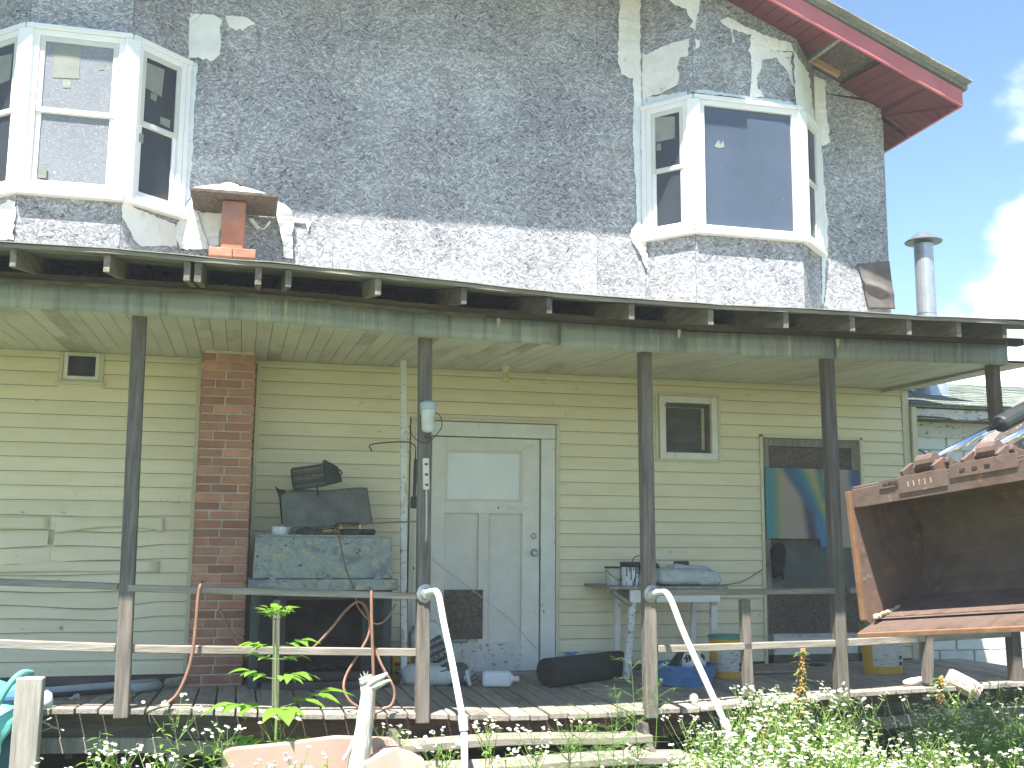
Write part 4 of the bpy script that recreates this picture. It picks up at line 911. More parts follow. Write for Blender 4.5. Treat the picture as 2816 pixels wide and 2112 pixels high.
fs = [(i, i+1, n+i+1, n+i) for i in range(n-1)]
mb.add(vs, fs); vs2 = [bp(b*1-.0, z*1, 0) for b, z in ins]+[bp(b, z, WL) for b, z in ins]
mb.add(vs2, [(n+i, n+i+1, i+1, i) for i in range(n-1)])
sh = obj('shell', mb, RUSTDARK, ld)
# outer rims and plates
obj('top_lip', MB().slab([bp(-.012, .012), bp(-.012, -.105), bp(.006, -.105), bp(.006, .012)], w_*WL), RUST, ld, .004)
obj('top_flange', MB().slab([bp(.0, .014), bp(.09, .03), bp(.09, .045), bp(.0, .03)], w_*WL), RUST, ld, .003)
sp = [(-.03, .0), (.18, .02), (.42, .02), (.58, -.06), (.67, -.22), (.66, -.42), (.58, -.57), (.46, -.68), (.33, -.735), (.03, -.835), (-.02, -.80)]
for s0, nm in ((-.025, 'side_plate'), (WL, 'side_plate')): obj(nm, MB().slab([bp(*p, s0) for p in sp], w_*.025), RUST, ld, .005)
obj('side_edge', MB().slab([bp(-.045, .0, -.028), bp(-.045, -.80, -.028), bp(-.01, -.80, -.028), bp(-.01, .0, -.028)], w_*.034), RUSTO, ld, .004)
obj('cutting_edge', MB().slab([bp(-.105, -.895), bp(.10, -.822), bp(.10, -.795), bp(-.105, -.868)], w_*WL), RUST, ld, .003)
obj('cutting_edge', MB().slab([bp(-.118, -.905), bp(-.100, -.900), bp(-.100, -.870), bp(-.118, -.876)], w_*WL), RUSTO, ld, .003)
obj('floor_plate', MB().slab([bp(.085, -.792), bp(.33, -.712), bp(.33, -.700), bp(.085, -.780)], w_*WL), RUST, ld, .002)
for k in range(26):
    t = random.random(); obj('mud_clod', MB().lathe([(0, -.012), (.016, -.006), (.018, .004), (.008, .012), (0, .014)], bp(.26-.26*t+random.uniform(-.01, .01), -.735-.055*t+random.uniform(0, .012), .035+.02*random.random()), 6), MUD, ld)
# slots: short proud tabs and bracket plates along the top edge
def tab(s0, s1, z0, z1, mat=RUST, b0=-.02, b1=-.011): return obj('slot_plate', MB().slab([bp(b0, z0, s0), bp(b1, z0, s0), bp(b1, z1, s0), bp(b0, z1, s0)], w_*(s1-s0)), mat, ld, .002)
tab(.22, .34, -.02, .035); tab(.36, .70, -.065, .035); tab(.72, 1.15, -.03, .05); tab(1.2, 1.7, -.03, .05)
for s in (.25, .29, .33, .79, .87, .95, 1.3, 1.4): obj('slot', MB().slab([bp(-.0215, .0, s), bp(-.0185, .0, s), bp(-.0185, .016, s), bp(-.0215, .016, s)], w_*.035), SOOT, ld)
for k in range(5): obj('slot', MB().slab([bp(-.0215, -.035, .43+.04*k), bp(-.0185, -.035, .43+.04*k), bp(-.0185, .0, .43+.04*k), bp(-.0215, .0, .43+.04*k)], w_*.007), MUD, ld)
for s0 in (.36, .78):
    for ds in (0, .22): obj('bracket', MB().slab([bp(.02, .02, s0+ds), bp(.0, .07, s0+ds), bp(.10, .125, s0+ds), bp(.26, .10, s0+ds), bp(.34, .02, s0+ds)], w_*.022), RUST, ld, .004)
    obj('pin', MB().tube([bp(.13, .095, s0-.03), bp(.13, .095, s0+.27)], .024, 10), RUST, ld)
ad_ = (b_*.80+u_*.30).normalized()
for s0 in (.47, .89):
    a = bp(.13, .115, s0); rod = obj('hydraulic_rod', MB().tube([a, a+ad_*.95], .023, 12), CHROME, ld, smooth=True)
    obj('hydraulic_cylinder', MB().tube([a+ad_*.78, a+ad_*.80, a+ad_*2.0], [.050, .058, .058], 14), BLACKMETAL, ld)
    obj('rod_eye', MB().tube([a-w_*.06, a+w_*.06], .05, 12), RUST, ld)
SPECK = M('speckled_arm', (.15, .13, .125), (.24, .21, .20), 7, rough=.8, bump=.5, spots=[((.55, .52, .45), 34, .58, .64, (1,1,1))])
for s0 in (.30, 1.5):
    a = bp(.70, -.02, s0); e1 = a+(b_*.80+u_*.55)*1.5; e2 = e1+(b_*1.0+u_*.1)*1.0; e3 = e2+b_*.6-u_*1.2
    obj('lift_arm', MB().bar(a, e1, .10, .26, w_.cross(e1-a)).bar(e1, e2, .09, .2, w_.cross(e2-e1)).bar(e2, e3, .09, .2, w_.cross(e3-e2)), SPECK, ld, .01)
obj('cross_tube', MB().tube([bp(.85, .02, .16), bp(.85, .02, 1.6)], .06, 12), SPECK, ld)
# the machine behind the arms (right of the picture)
mc = T0+b_*3.6+w_*.85
obj('chassis', MB().obox(Vector((mc.x, mc.y, .95)), b_*.9, w_*.45, u_*.45), RUST, ld, .04)
obj('cab', MB().obox(Vector((mc.x, mc.y, 1.75))+b_*.25, b_*.5, w_*.45, u_*.55), BLACKMETAL, ld, .05)
for i in (-1, 1):
    for j in (-.6, .75):
        c = Vector((mc.x, mc.y, .42))+b_*j+w_*i*.62; obj('wheel', MB().lathe([(.25, -.14), (.40, -.14), (.43, -.08), (.43, .08), (.40, .14), (.25, .14)], c, 20, w_), BLACKMETAL, ld)
obj('mast', MB().obox(Vector((mc.x, mc.y, 1.3))-b_*.2+w_*.5, b_*.25, w_*.06, u_*.6).obox(Vector((mc.x, mc.y, 1.3))-b_*.2-w_*.5, b_*.25, w_*.06, u_*.6), RUST, ld)

# ------------------------------------------------------------------ porch things
def dk(x, y, o=0): return Vector((x, y, dz(x, y)+o))
# fireplace
YF = -.85; fz = dz(.6, YF)
fp = thing('metal_fireplace', 'old sheet metal fireplace with mottled green hood and black mesh sides', 'fireplace', (.64, -.6, fz))
fx0, fx1 = at(703, 1530, YF).x, at(1077, 1530, YF).x; hz1, hz0 = at(890, 1476, YF).z, at(890, 1592, YF).z; lz0 = at(890, 1624, YF-.03).z
hd = obj('hood', MB().hexa([(fx0-.015, YF, hz0), (fx1+.012, YF, hz0), (fx1+.012, -.22, hz0), (fx0-.015, -.22, hz0)], [(fx0-.004, YF+.012, hz1), (fx1+.002, YF+.012, hz1), (fx1+.002, -.22, hz1), (fx0-.004, -.22, hz1)]), PATINA, fp, .008)
obj('hood_rim', MB().box(fx0+.002, fx1-.002, YF+.022, -.23, hz1-.0, hz1+.015), PATINA, hd, .003)
obj('hood_lip', MB().box(fx0-.045, fx1+.05, YF-.04, -.20, lz0, hz0-.002), PATINA, fp, .006)
for px in (747, 903, 1038):
    p = at(px, 1588, YF-.01); obj('peaked_tab', MB().slab([(p.x-.035, YF-.03, hz0-.002), (p.x+.035, YF-.03, hz0-.002), (p.x, YF-.005, hz0+.045)], (0, .012, 0)), PATINA, fp)
bx0, bx1 = fx0-.02, fx1+.02
for (a, b) in ((bx0, bx0+.07), (bx1-.07, bx1)): obj('side_panel', MB().box(a, b, YF+.06, -.22, fz+.0, lz0), M('dark_green_metal', (.035, .05, .047), (.07, .09, .085), 6, rough=.5, metal=.2), fp, .006)
obj('back_panel', MB().box(bx0+.07, bx1-.07, -.26, -.22, fz, lz0), SOOT, fp)
oa, ob, oz0, oz1 = at(795, 1700, YF).x, at(1000, 1700, YF).x, at(890, 1838, YF).z, at(890, 1668, YF).z
obj('surround', fr4(MB(), bx0+.20, bx1-.16, fz+.06, lz0-.01, .065, YF+.05, YF+.09), M('brown_iron', (.045, .035, .03), (.09, .07, .06), 6, rough=.6, metal=.2), fp, .005)
obj('firebox', MB().box(bx0+.2, bx1-.16, -.34, -.30, fz+.05, lz0-.02).box(bx0+.18, bx0+.21, YF+.09, -.3, fz+.05, lz0-.02).box(bx1-.17, bx1-.14, YF+.09, -.3, fz+.05, lz0-.02).box(bx0+.2, bx1-.16, YF+.09, -.3, fz+.05, fz+.07), SOOT, fp)
obj('hearth', MB().box(bx0+.10, bx1-.08, YF+.02, YF+.3, fz, fz+.055), M('hearth_iron', (.06, .045, .04), (.11, .085, .075), 6, rough=.7), fp, .005)
def meshscreen(x0, x1, z0, z1, Y, st=.020):
    mb = MB(); k = x0-(z1-z0)
    while k < x1:
        for sg in (1, -1):
            xa, za, xb, zb = (k, z0, k+(z1-z0), z1) if sg > 0 else (k, z1, k+(z1-z0), z0)
            # clip in x
            def cl(xa, za, xb, zb):
                if xb <= x0 or xa >= x1: return None
                m_ = (zb-za)/(xb-xa)
                if xa < x0: za += m_*(x0-xa); xa = x0
                if xb > x1: zb += m_*(x1-xb); xb = x1
                return xa, za, xb, zb
            c = cl(xa, za, xb, zb)
            if c: mb.bar((c[0], Y, c[1]), (c[2], Y, c[3]), .0028, .0028, (0, 1, 0))
        k += st
    return mb
o = obj('mesh_screen', meshscreen(bx0+.06, bx0+.235, fz+.06, lz0, YF+.035), SCREENMESH, fp); o['kind'] = 'stuff'
o = obj('mesh_screen', meshscreen(bx1-.235, bx1-.03, fz+.06, lz0, YF+.035), SCREENMESH, fp); o['kind'] = 'stuff'
o = obj('mesh_screen', meshscreen(bx0+.235, bx1-.235, lz0-.07, lz0, YF+.035), SCREENMESH, fp); o['kind'] = 'stuff'
obj('flue_collar', MB().lathe([(.085, 0), (.085, .06), (.078, .06), (.078, .01)], (at(774, 1460, -.6).x, -.6, hz1+.015), 20, cap1=False), STEEL, fp)
for k in range(4):
    o = obj('burnt_log', MB().tube([(.45+.1*k, -.55, fz+.10+.02*k), (.62+.09*k, -.42-.03*k, fz+.13)], .03, 7), SOOT); tag(o, ['charred log at the left of the firebox', 'second charred log from the left in the firebox', 'third charred log from the left in the firebox', 'charred log at the right of the firebox'][k], 'log', 'logs in the firebox')
# tray with things on the hood
tray = thing('grill_tray', 'black tray with a brass edged handle lying on the fireplace hood', 'tray', (.85, -.5, hz1+.02))
ta, tb = at(870, 1455, -.6).x, at(1030, 1455, -.6).x; tz = hz1+.017
obj('pan', MB().box(ta, tb, -.68, -.42, tz, tz+.045), BLACKMETAL, tray, .01)
obj('handle', MB().tube(smoothpath([(tb-.32, -.70, tz+.06), (tb-.30, -.72, tz+.085), (tb-.14, -.72, tz+.085), (tb-.12, -.70, tz+.06)], 5), .010, 8), BLACKMETAL, tray)
for xx in (tb-.28, tb-.13): obj('handle_post', MB().box(xx-.01, xx+.01, -.73, -.69, tz+.045, tz+.08), M('brass', (.45, .36, .15), (.55, .45, .22), 8, rough=.35, metal=.6), tray)
o = obj('rag_heap', MB().grid(lambda u, v: Vector((ta-.16+.5*u, -.70+.15*v, tz+.012+.045*math.sin(math.pi*v)*abs(math.sin(u*7+.4))+.01*n3(u*9, v*4))), 20, 6, (0, 0, -.012)), M('dark_rag', (.04, .042, .04), (.12, .12, .11), 9, rough=.9, bump=.4), smooth=True); tag(o, 'crumpled dark rag on the front edge of the fireplace hood', 'rag')
o = obj('brass_fitting', MB().tube([(ta+.04, -.71, tz+.025), (ta+.12, -.70, tz+.03)], [.014, .012], 8).tube([(ta+.13, -.71, tz+.03), (ta+.17, -.70, tz+.028)], .017, 8), MATS['brass']); tag(o, 'small brass fitting beside the tray on the hood', 'fitting')
# grey mat standing behind on the hood, bent at the left
c4 = [at(640+x*.2532, 1240+y*.2532, Y) for x, y, Y in ((560, 842, -.52), (1525, 775, -.48), (1462, 402, -.36), (525, 440, -.38))]
def f(u, v):
    p = (c4[0]*(1-u)+c4[1]*u)*(1-v)+(c4[3]*(1-u)+c4[2]*u)*v
    return p+Vector((0, -.03*math.sin(math.pi*u)+.008*n3(u*4, v*3), .008*math.sin(u*9)*(v-.3)+(-.02*(1-v)*math.sin(u*2.6))))
o = obj('rubber_mat', MB().grid(f, 24, 12, (0, .022, 0)), CLOTHGREY, smooth=True); tag(o, 'stiff grey mat propped upright on the fireplace hood', 'mat')
ear = [at(640+x*.2532, 1240+y*.2532, -.40) for x, y in ((460, 380), (500, 412), (572, 428), (560, 468), (525, 478), (545, 800), (530, 810), (505, 520))]
o = obj('torn_scrap', MB().slab(ear, (0, .015, 0)), M('black_rubber', (.025, .022, .02), (.05, .045, .042), 8, rough=.8)); tag(o, 'torn black rubber strip sticking up at the left of the grey mat', 'scrap')
# insect lantern lying on the mat: cage + base
ca_, cb_ = at(805, 1318, -.44), at(893, 1306, -.44)
lan = thing('cage_lantern', 'black caged lantern lying sideways on top of the grey mat', 'lantern', (ca_+cb_)/2)
ax = (cb_-ca_).normalized(); ay = Vector((0, 1, 0)); az = ax.cross(ay)*-1; az = Vector((-ax.z, 0, ax.x)); hw = .082; hh = .082
def lp(a, b, c): return ca_+ax*a+ay*b+az*c
LL = (cb_-ca_).length
obj('end_plate', MB().obox(lp(0, 0, 0), ax*.006, ay*hw, az*hh), BLACKMETAL, lan, .003)
for i in (-1, 1):
    for j in (-1, 1): obj('cage_bar', MB().bar(lp(0, i*hw, j*hh), lp(LL, i*hw, j*hh), .012, .012), BLACKMETAL, lan)
gm = MB()
for k in range(15):
    t = -hw+2*hw*k/14
    for j in (-1, 1): gm.bar(lp(0, t, j*hh), lp(LL, t, j*hh), .003, .003); gm.bar(lp(0, j*hw, t), lp(LL, j*hw, t), .003, .003)
for k in range(24):
    a = LL*k/23
    for j in (-1, 1): gm.bar(lp(a, -hw, j*hh), lp(a, hw, j*hh), .003, .003, ax); gm.bar(lp(a, j*hw, -hh), lp(a, j*hw, hh), .003, .003, ax)
o = obj('wire_grid', gm, BLACKMETAL, lan); o['kind'] = 'stuff'
for k in (-.035, .035): obj('inner_tube', MB().tube([lp(.01, 0, k), lp(LL, 0, k)], .014, 10), M('tube_glass', (.25, .28, .26), (.34, .37, .34), 5, rough=.2), lan)
obj('base', MB().hexa([lp(LL, -hw*1.3, -hh*1.05), lp(LL, hw*1.3, -hh*1.05), lp(LL, hw*1.3, hh*1.5), lp(LL, -hw*1.3, hh*1.5)], [lp(LL+.13, -hw*.7, -hh*.9), lp(LL+.13, hw*.7, -hh*.9), lp(LL+.11, hw*.7, hh*.6), lp(LL+.11, -hw*.7, hh*.6)]), BLACKMETAL, lan, .008)
obj('ring', MB().tube([lp(LL+.12, 0, -.03), lp(LL+.14, 0, .0), lp(LL+.12, 0, .03)], .006, 6), BLACKMETAL, lan)
obj('hanging_cord', MB().tube([lp(LL*.68, -hw-.02, -hh), lp(LL*.68, -hw-.03, -hh-.09)], .007, 6), BLACKCORD, lan)

# white painted pole, lamps and hangings
pt_ = at(1109, 990, -.53); pb2 = at(1110, 1887, -.53); pt_.z = 3.15; pb2.z = dz(pb2.x, -.53)
o = obj('painted_pole', MB().bar(pb2, pt_, .052, .03, (0, 1, 0)), PAINTWORN, None, .004); tag(o, 'thin white painted pole standing beside the door', 'pole')
b, t = PX[1]
def on_post(i, z, dx=0, dy=-.05):
    b, t = PX[i]; k = (z-b.z)/(t.z-b.z); return b.lerp(t, k)+Vector((dx, dy, 0))
jl = thing('jar_lamp', 'frosted jar light fixture fixed to the post beside the door', 'lamp', on_post(1, at(1170, 1145, -1.97).z, .01, -.07))
c = on_post(1, at(1170, 1120, -2).z, .012, -.075); obj('cap', MB().lathe([(.052, -.02), (.058, -.015), (.058, .03), (.03, .045)], c, 16), GPIPE, jl)
obj('jar', MB().lathe([(.0, -.175), (.035, -.17), (.044, -.15), (.050, -.02), (.050, 0)], c, 16), LAMPGLASS, jl, smooth=True)
obj('mount', MB().box(c.x-.05, c.x+.05, c.y+.02, c.y+.05, c.z-.05, c.z+.04), GPIPE, jl, .004)
obj('bracket', MB().box(c.x-.02, c.x+.02, c.y-.0, c.y+.04, c.z-.215, c.z-.195), BLACKMETAL, jl)
c = on_post(1, at(1168, 1300, -2).z, .003, -.055); zt, zb_ = at(1168, 1260, -2).z, at(1168, 1347, -2).z
ps = thing('power_strip', 'ivory power strip hung on the post beside the door with its cord', 'power strip', (c.x, c.y, zb_))
obj('body', MB().hexa([(c.x-.018, c.y-.02, zb_), (c.x+.026, c.y-.02, zb_), (c.x+.026, c.y+.012, zb_), (c.x-.018, c.y+.012, zb_)], [(c.x-.026, c.y-.02, zt), (c.x+.018, c.y-.02, zt), (c.x+.018, c.y+.012, zt), (c.x-.026, c.y+.012, zt)]), IVORY, ps, .006, seg=2)
for k in range(3): obj('socket', MB().box(c.x-.012+.003*k, c.x+.010+.003*k, c.y-.0215, c.y-.0195, zt-.05-.07*k, zt-.035-.07*k), BLACKMETAL, ps)
obj('cord', MB().tube(smoothpath([(c.x+.006, c.y, zb_), (c.x+.01, c.y-.01, zb_-.25), (c.x+.004, c.y-.005, zb_-.5), (c.x+.012, c.y-.01, zb_-.9), (c.x+.02, c.y-.03, zb_-1.15)], 5), .006, 6), WHITECORD, ps)
pl = Vector((c.x+.02, c.y-.03, zb_-1.15)); obj('plug', MB().lathe([(.008, 0), (.014, -.015), (.014, -.04), (.004, -.042)], pl, 8), IVORY, ps)
p1, p2 = at(1143, 1262, -1.2), at(1138, 1398, -1.2)
bs = thing('black_scraper', 'long handled black grill scraper hanging left of the post', 'scraper', p2)
obj('handle', MB().bar(p1, p1.lerp(p2, .8), .026, .014, (0, 1, 0)), BLACKMETAL, bs, .004)
obj('head', MB().bar(p1.lerp(p2, .76), p2, .055, .02, (0, 1, 0)), BLACKMETAL, bs, .01)
obj('hook', MB().tube(smoothpath([p1, p1+Vector((0, .01, .05)), at(1140, 1225, -.9), at(1110, 1215, -.6), at(1022, 1222, -.1), at(1022, 1240, -.08)], 5), .005, 6), BLACKCORD, bs)
cb = thing('ceiling_bulb', 'bare yellow bulb in a holder on the porch ceiling', 'bulb', at(1391, 1000, -.45))
p = at(1391, 988, -.5); p.z = 3.135
obj('base', MB().lathe([(.06, .028), (.06, .012), (.045, .006), (.03, -.02), (.028, -.05)], p, 16), IVORY, cb, smooth=False)
obj('bulb', MB().lathe([(.016, -.05), (.02, -.065), (.033, -.09), (.034, -.108), (.024, -.13), (.0, -.138)], p, 14), BULB, cb, smooth=True)
o = obj('string', MB().tube([at(1183, 1533, -.06), at(1400, 1700, -.05), at(1476, 1785, -.04)], .0035, 5), WHITECORD); tag(o, 'thin string slanting across the white door', 'string')
o = obj('loose_wire', MB().tube(smoothpath([at(1975, 1610, -.2), at(2040, 1600, -.05), at(2090, 1570, -.03), at(2115, 1550, -.03)], 5), .0035, 5), BLACKCORD); tag(o, 'thin wire drooping from the boarded doorway to the table', 'wire')
o = obj('black_jacket', MB().grid(lambda u, v: Vector((at(2128, 1500, -.06).x+.13*u*(.75+.35*v)-.02*v, -.055-.05*math.sin(math.pi*u)-.02*n3(u*3, v*4), at(2140, 1590, -.06).z+.30*v*(1-.12*(u-.5)**2*4)+.03*math.sin(u*4))), 10, 12, (0, .03, 0)), M('black_cloth', (.012, .014, .015), (.03, .034, .034), 8, rough=.95, bump=.4), smooth=True); tag(o, 'black bag hanging at the left of the boarded doorway', 'bag')

# ------------------------------------------------------------------ things on the deck
def pillow(mb, c, ex, ey, ez, nu=16, nv=10, wr=.12, seed=0):        # a stuffed bag: squashed superellipsoid with creases
    c, ex, ey, ez = map(Vector, (c, ex, ey, ez))
    def f(u, v):
        th = 2*math.pi*u; ph = math.pi*(v-.5)
        sg = lambda a, e: math.copysign(abs(a)**e, a)
        x = sg(math.cos(ph), .42)*sg(math.cos(th), .45); y = sg(math.cos(ph), .42)*sg(math.sin(th), .45); zz = sg(math.sin(ph), .75)
        k = 1+wr*n3(x*2.3+seed, y*2.3, zz*2.3)
        return c+ex*x*k+ey*y*k+ez*zz*(k+.05*n3(x*6, y*6, seed))
    return mb.grid(f, nu*2, nv)
# charcoal bags: one leaning in the corner, one lying
b1 = thing('charcoal_bag', 'charcoal briquet bag leaning upright behind the post by the door', 'bag', dk(1.50, -.32))
A = at(1200, 1770, -.42); d1 = Vector((.16, .10, -.30)).normalized(); d2 = Vector((.86, -.1, .42)).normalized(); nrm = d1.cross(d2).normalized()
nrm = -nrm if nrm.y > 0 else nrm
obj('sack', pillow(MB(), A+Vector((-.02, .09, -.05)), d2*.15, nrm*.065, d1*.24, seed=3), BAGW, b1, smooth=True)
obj('print_panel', pillow(MB(), A+Vector((-.02, .09, -.05))+nrm*.006, d2*.138, nrm*.063, d1*.15, seed=3), BAGK, b1, smooth=True)
tx = A+Vector((-.02, .09, -.05))+nrm*.078
for k, (s, sz) in enumerate((('ALL NATURAL', .034), ('HARDWOOD', .048), ('BRIQUETS', .052))):
    lettering(s, sz, tx+d1*(-.075+.062*k)+d2*.01, d2, -d1, BAGW, b1, .95)
b2 = thing('charcoal_bag', 'charcoal briquet bag lying on the deck before the white door', 'bag', dk(1.72, -.62))
e1 = Vector((.80, -.30, .0)).normalized(); e2 = Vector((.30, .80, 0)).normalized(); cz = dz(1.6, -.6)+.075
C2 = Vector((1.56, -.56, cz))
obj('sack', pillow(MB(), C2, e1*.28, e2*.15, (0, 0, .08), seed=9), BAGW, b2, smooth=True)
obj('print_panel', pillow(MB(), C2+e1*.14+Vector((0, 0, .004)), e1*.135, e2*.145, (0, 0, .083), seed=9), BAGK, b2, smooth=True)
for k, (s, sz) in enumerate((('HARDWOOD', .048), ('BRIQUETS', .048))):
    lettering(s, sz, C2+e1*(.06+.07*k)+Vector((0, -.03, .092)), e2*-1, e1*-1+Vector((0, 0, .0)), BAGW, b2)
fl = C2+e1*.29; up_ = Vector((0, 0, 1))
obj('end_fold', MB().hexa([fl-e2*.14-up_*.07, fl-e2*.14-up_*.07+e1*.03, fl+e2*.14-up_*.07+e1*.03, fl+e2*.14-up_*.07], [fl-e2*.13+up_*.05-e1*.03, fl-e2*.13+up_*.05, fl+e2*.13+up_*.05, fl+e2*.13+up_*.05-e1*.03]), BAGW, b2, .01)
obj('end_band', MB().hexa([fl-e2*.125-up_*.045+e1*.031, fl-e2*.125-up_*.045+e1*.034, fl+e2*.125-up_*.045+e1*.034, fl+e2*.125-up_*.045+e1*.031], [fl-e2*.12-up_*.0+e1*.019, fl-e2*.12-up_*.0+e1*.022, fl+e2*.12-up_*.0+e1*.022, fl+e2*.12-up_*.0+e1*.019]), BAGK, b2)
star = [fl+e1*.012+e2*(.0)+(e2*math.cos(R(90+36*k))+up_*math.sin(R(90+36*k)))*(.026 if k % 2 == 0 else .011)+up_*.024 for k in range(10)]
obj('star_mark', MB().slab(star, e1*.0015), INK, b2)
lettering('HARDWOOD', .022, fl+e1*.0305-up_*.023, e2, up_, BAGW, b2)
# white jug on its side
J = dk(2.02, -.78, .062); jd = Vector((.95, -.22, 0)).normalized(); jn_ = Vector((.22, .95, 0)).normalized()
jg = thing('plastic_jug', 'milky white plastic bottle with a pink cap lying on the deck', 'bottle', dk(2.02, -.78))
obj('body', MB().obox(J, jd*.115, jn_*.055, Vector((0, 0, .06))), JUG, jg, .03, True, 4)
obj('neck', MB().lathe([(.055, .105), (.03, .128), (.02, .135), (.02, .15)], J, 14, jd), JUG, jg, smooth=True)
obj('cap', MB().lathe([(.024, .148), (.024, .175), (.0, .177)], J, 14, jd), PINK, jg)
# rolled carpet
A, B = onz(1518, 1895, dz(2.45, -.9)), at(1700, 1850, -.42); A = Vector((2.40, -.86, dz(2.4, -.86)+.112)); B = Vector((3.17, -.42, dz(3.17, -.42)+.100))
ro = thing('rolled_carpet', 'thick roll of black carpet lying on the deck beside the door', 'carpet', A)
ax = (B-A).normalized(); spiral = []
for k in range(121):
    a = k/120*2*math.pi*3.6; spiral.append((.030+.078*k/120, a))
s_ = ax.orthogonal().normalized(); t_ = ax.cross(s_)
mb = MB(); ring0 = []
for e in (0, 1):
    base = A if e == 0 else B
    for (r_, a) in spiral: mb.v.append(tuple(base+(s_*math.cos(a)+t_*math.sin(a))*r_))
    for (r_, a) in spiral: mb.v.append(tuple(base+(s_*math.cos(a)+t_*math.sin(a))*(r_+.014)))
n = len(spiral)
for k in range(n-1):
    mb.f += [(k, k+1, n+k+1, n+k), (2*n+k, 3*n+k, 3*n+k+1, 2*n+k+1), (k, 2*n+k, 2*n+k+1, k+1), (n+k, n+k+1, 3*n+k+1, 3*n+k)]
mb.f += [(0, n, 3*n, 2*n), (n-1, 3*n-1, 4*n-1, 2*n-1)]
obj('roll', mb, CARPET, ro, smooth=True)
obj('core', MB().tube([A+ax*.02, B-ax*.02], .031, 12), CARPET, ro)
bb = thing('crumpled_bag', 'blue and white plastic bag crumpled behind the carpet roll', 'bag', dk(2.86, -.16))
obj('sack', pillow(MB(), dk(2.86, -.17, .09), (.17, .0, .02), (0, .07, 0), (0, 0, .085), wr=.3, seed=21), BAGW, bb, smooth=True)
obj('print_panel', pillow(MB(), dk(2.82, -.175, .092), (.07, 0, .01), (0, .071, 0), (0, 0, .086), wr=.3, seed=21), BAGB, bb, smooth=True)
obj('corner', MB().grid(lambda u, v: Vector((2.95+.12*u, -.17-.02*math.sin(v*3), dz(3, -.2)+.10+.07*u+.05*v*(1-u))), 6, 4, (0, .006, 0)), BAGW, bb)
# work table
tb = thing('work_table', 'narrow white painted table with peeling legs against the siding', 'table', (3.6, -.35, .53))
TZ = at(1700, 1612, -.6).z; ta, tbx = at(1664, 1612, -.62).x, at(1998, 1625, -.62).x
mb = MB(); obj('table_top', MB().box(ta+.02, tbx, -.66, -.36, TZ-.025, TZ).box(ta, tbx-.02, -.352, -.05, TZ-.025, TZ), GREYWOOD, tb, .004)
obj('apron', MB().box(at(1730, 1650, -.6).x, at(1976, 1650, -.6).x, -.63, -.605, TZ-.135, TZ-.027), PAINTW, tb, .003)
obj('apron', MB().box(at(1690, 1650, -.1).x, at(1706, 1650, -.1).x+.0, -.60, -.09, TZ-.13, TZ-.027), GREYWOOD, tb, .003)
obj('brace', MB().bar((at(1672, 1630, -.5).x, -.58, TZ-.04), (at(1730, 1680, -.55).x, -.60, TZ-.16), .03, .06, (0, 1, 0)), GREYWOOD, tb, .003)
for (px, py, qx, qy, Y, w) in ((1742, 1675, 1722, 1872, -.585, .055), (1962, 1670, 1962, 1868, -.585, .055), (1700, 1655, 1694, 1840, -.14, .05), (1912, 1660, 1900, 1830, -.12, .05)):
    a = at(px, py, Y); b = at(qx, qy, Y); a.z = TZ-.03; b.z = dz(b.x, Y); obj('leg', MB().bar(b, a, w, .05, (0, 1, 0)), PAINTWORN if Y < -.4 else PAINTW, tb, .004)
# cans and sacks on the table
def can(name, label, c, r0, r1, h, mat, rim=BLACKMETAL, bail=True):
    t = thing(name, label, 'can', c); obj('body', MB().lathe([(r0, 0), (r1, h-.006), (r1+.004, h-.004), (r1+.004, h), (r1-.004, h), (r1-.006, h-.02)], c, 24, cap1=False), mat, t)
    obj('paint', MB().lathe([(0, h-.03), (r1-.006, h-.03)], c, 24, cap0=False, cap1=False), INK, t)
    obj('rim', MB().lathe([(r1+.001, h-.012), (r1+.006, h-.010), (r1+.006, h+.002), (r1-.004, h+.003), (r1-.006, h-.008)], c, 24, cap0=False, cap1=False), rim, t)
    if bail: obj('bail', MB().tube(smoothpath([c+Vector((-r1-.003, -.01, h*.82)), c+Vector((-.3*r1, -r1-.006, h*.45)), c+Vector((.6*r1, -r1*.85, h*.28)), c+Vector((r1+.003, -.01, h*.5))], 5), .003, 6), BLACKMETAL, t)
    return t
cc = at(1686, 1603, -.42); cc.z = TZ+.001; can('paint_pail', 'small grimy paint pail with a wire handle on the table', cc, .058, .070, .155, CANOLD)
cc = at(1735, 1608, -.46); cc.z = TZ+.001; pc = can('paint_can', 'white paint can with black drips down its side on the table', cc, .088, .090, .195, CAN, bail=False)
obj('drip_collar', MB().lathe([(.0915, .155), (.0915, .192)], cc, 24, cap0=False, cap1=False), INK, pc)
for k, (a, L) in enumerate(((-2.3, .09), (-2.05, .05), (-1.9, .12), (-1.65, .04), (-1.45, .10), (-1.3, .07), (-1.1, .11), (-.9, .05))):
    p = cc+Vector((.0925*math.cos(a), .0925*math.sin(a), .17)); obj('drip', MB().tube([p, p-Vector((0, 0, L*.7)), p-Vector((0, 0, L))], [.005, .004, .006], 6), INK, pc)
for k in range(4):
    p = cc+Vector((.0905*math.cos(-1.05), .0905*math.sin(-1.05), .085-.024*k)); obj('blue_print', MB().obox(p, (.007, .004, 0), (.001, -.001, 0), (0, 0, .008)), BAGB, pc)
obj('bail', MB().tube(smoothpath([cc+Vector((.04, .085, .19)), cc+Vector((.06, .05, .24)), cc+Vector((.11, -.02, .245)), cc+Vector((.095, -.03, .17))], 6), .004, 6), BLACKMETAL, pc)
sk = thing('cement_sack', 'pale grey paper sack of cement slumped on the table', 'sack', (3.85, -.4, TZ))
sa, sb = at(1806, 1600, -.5), at(1975, 1600, -.5); sc_ = (sa+sb)/2; sc_.z = TZ+.072; sc_.y = -.42
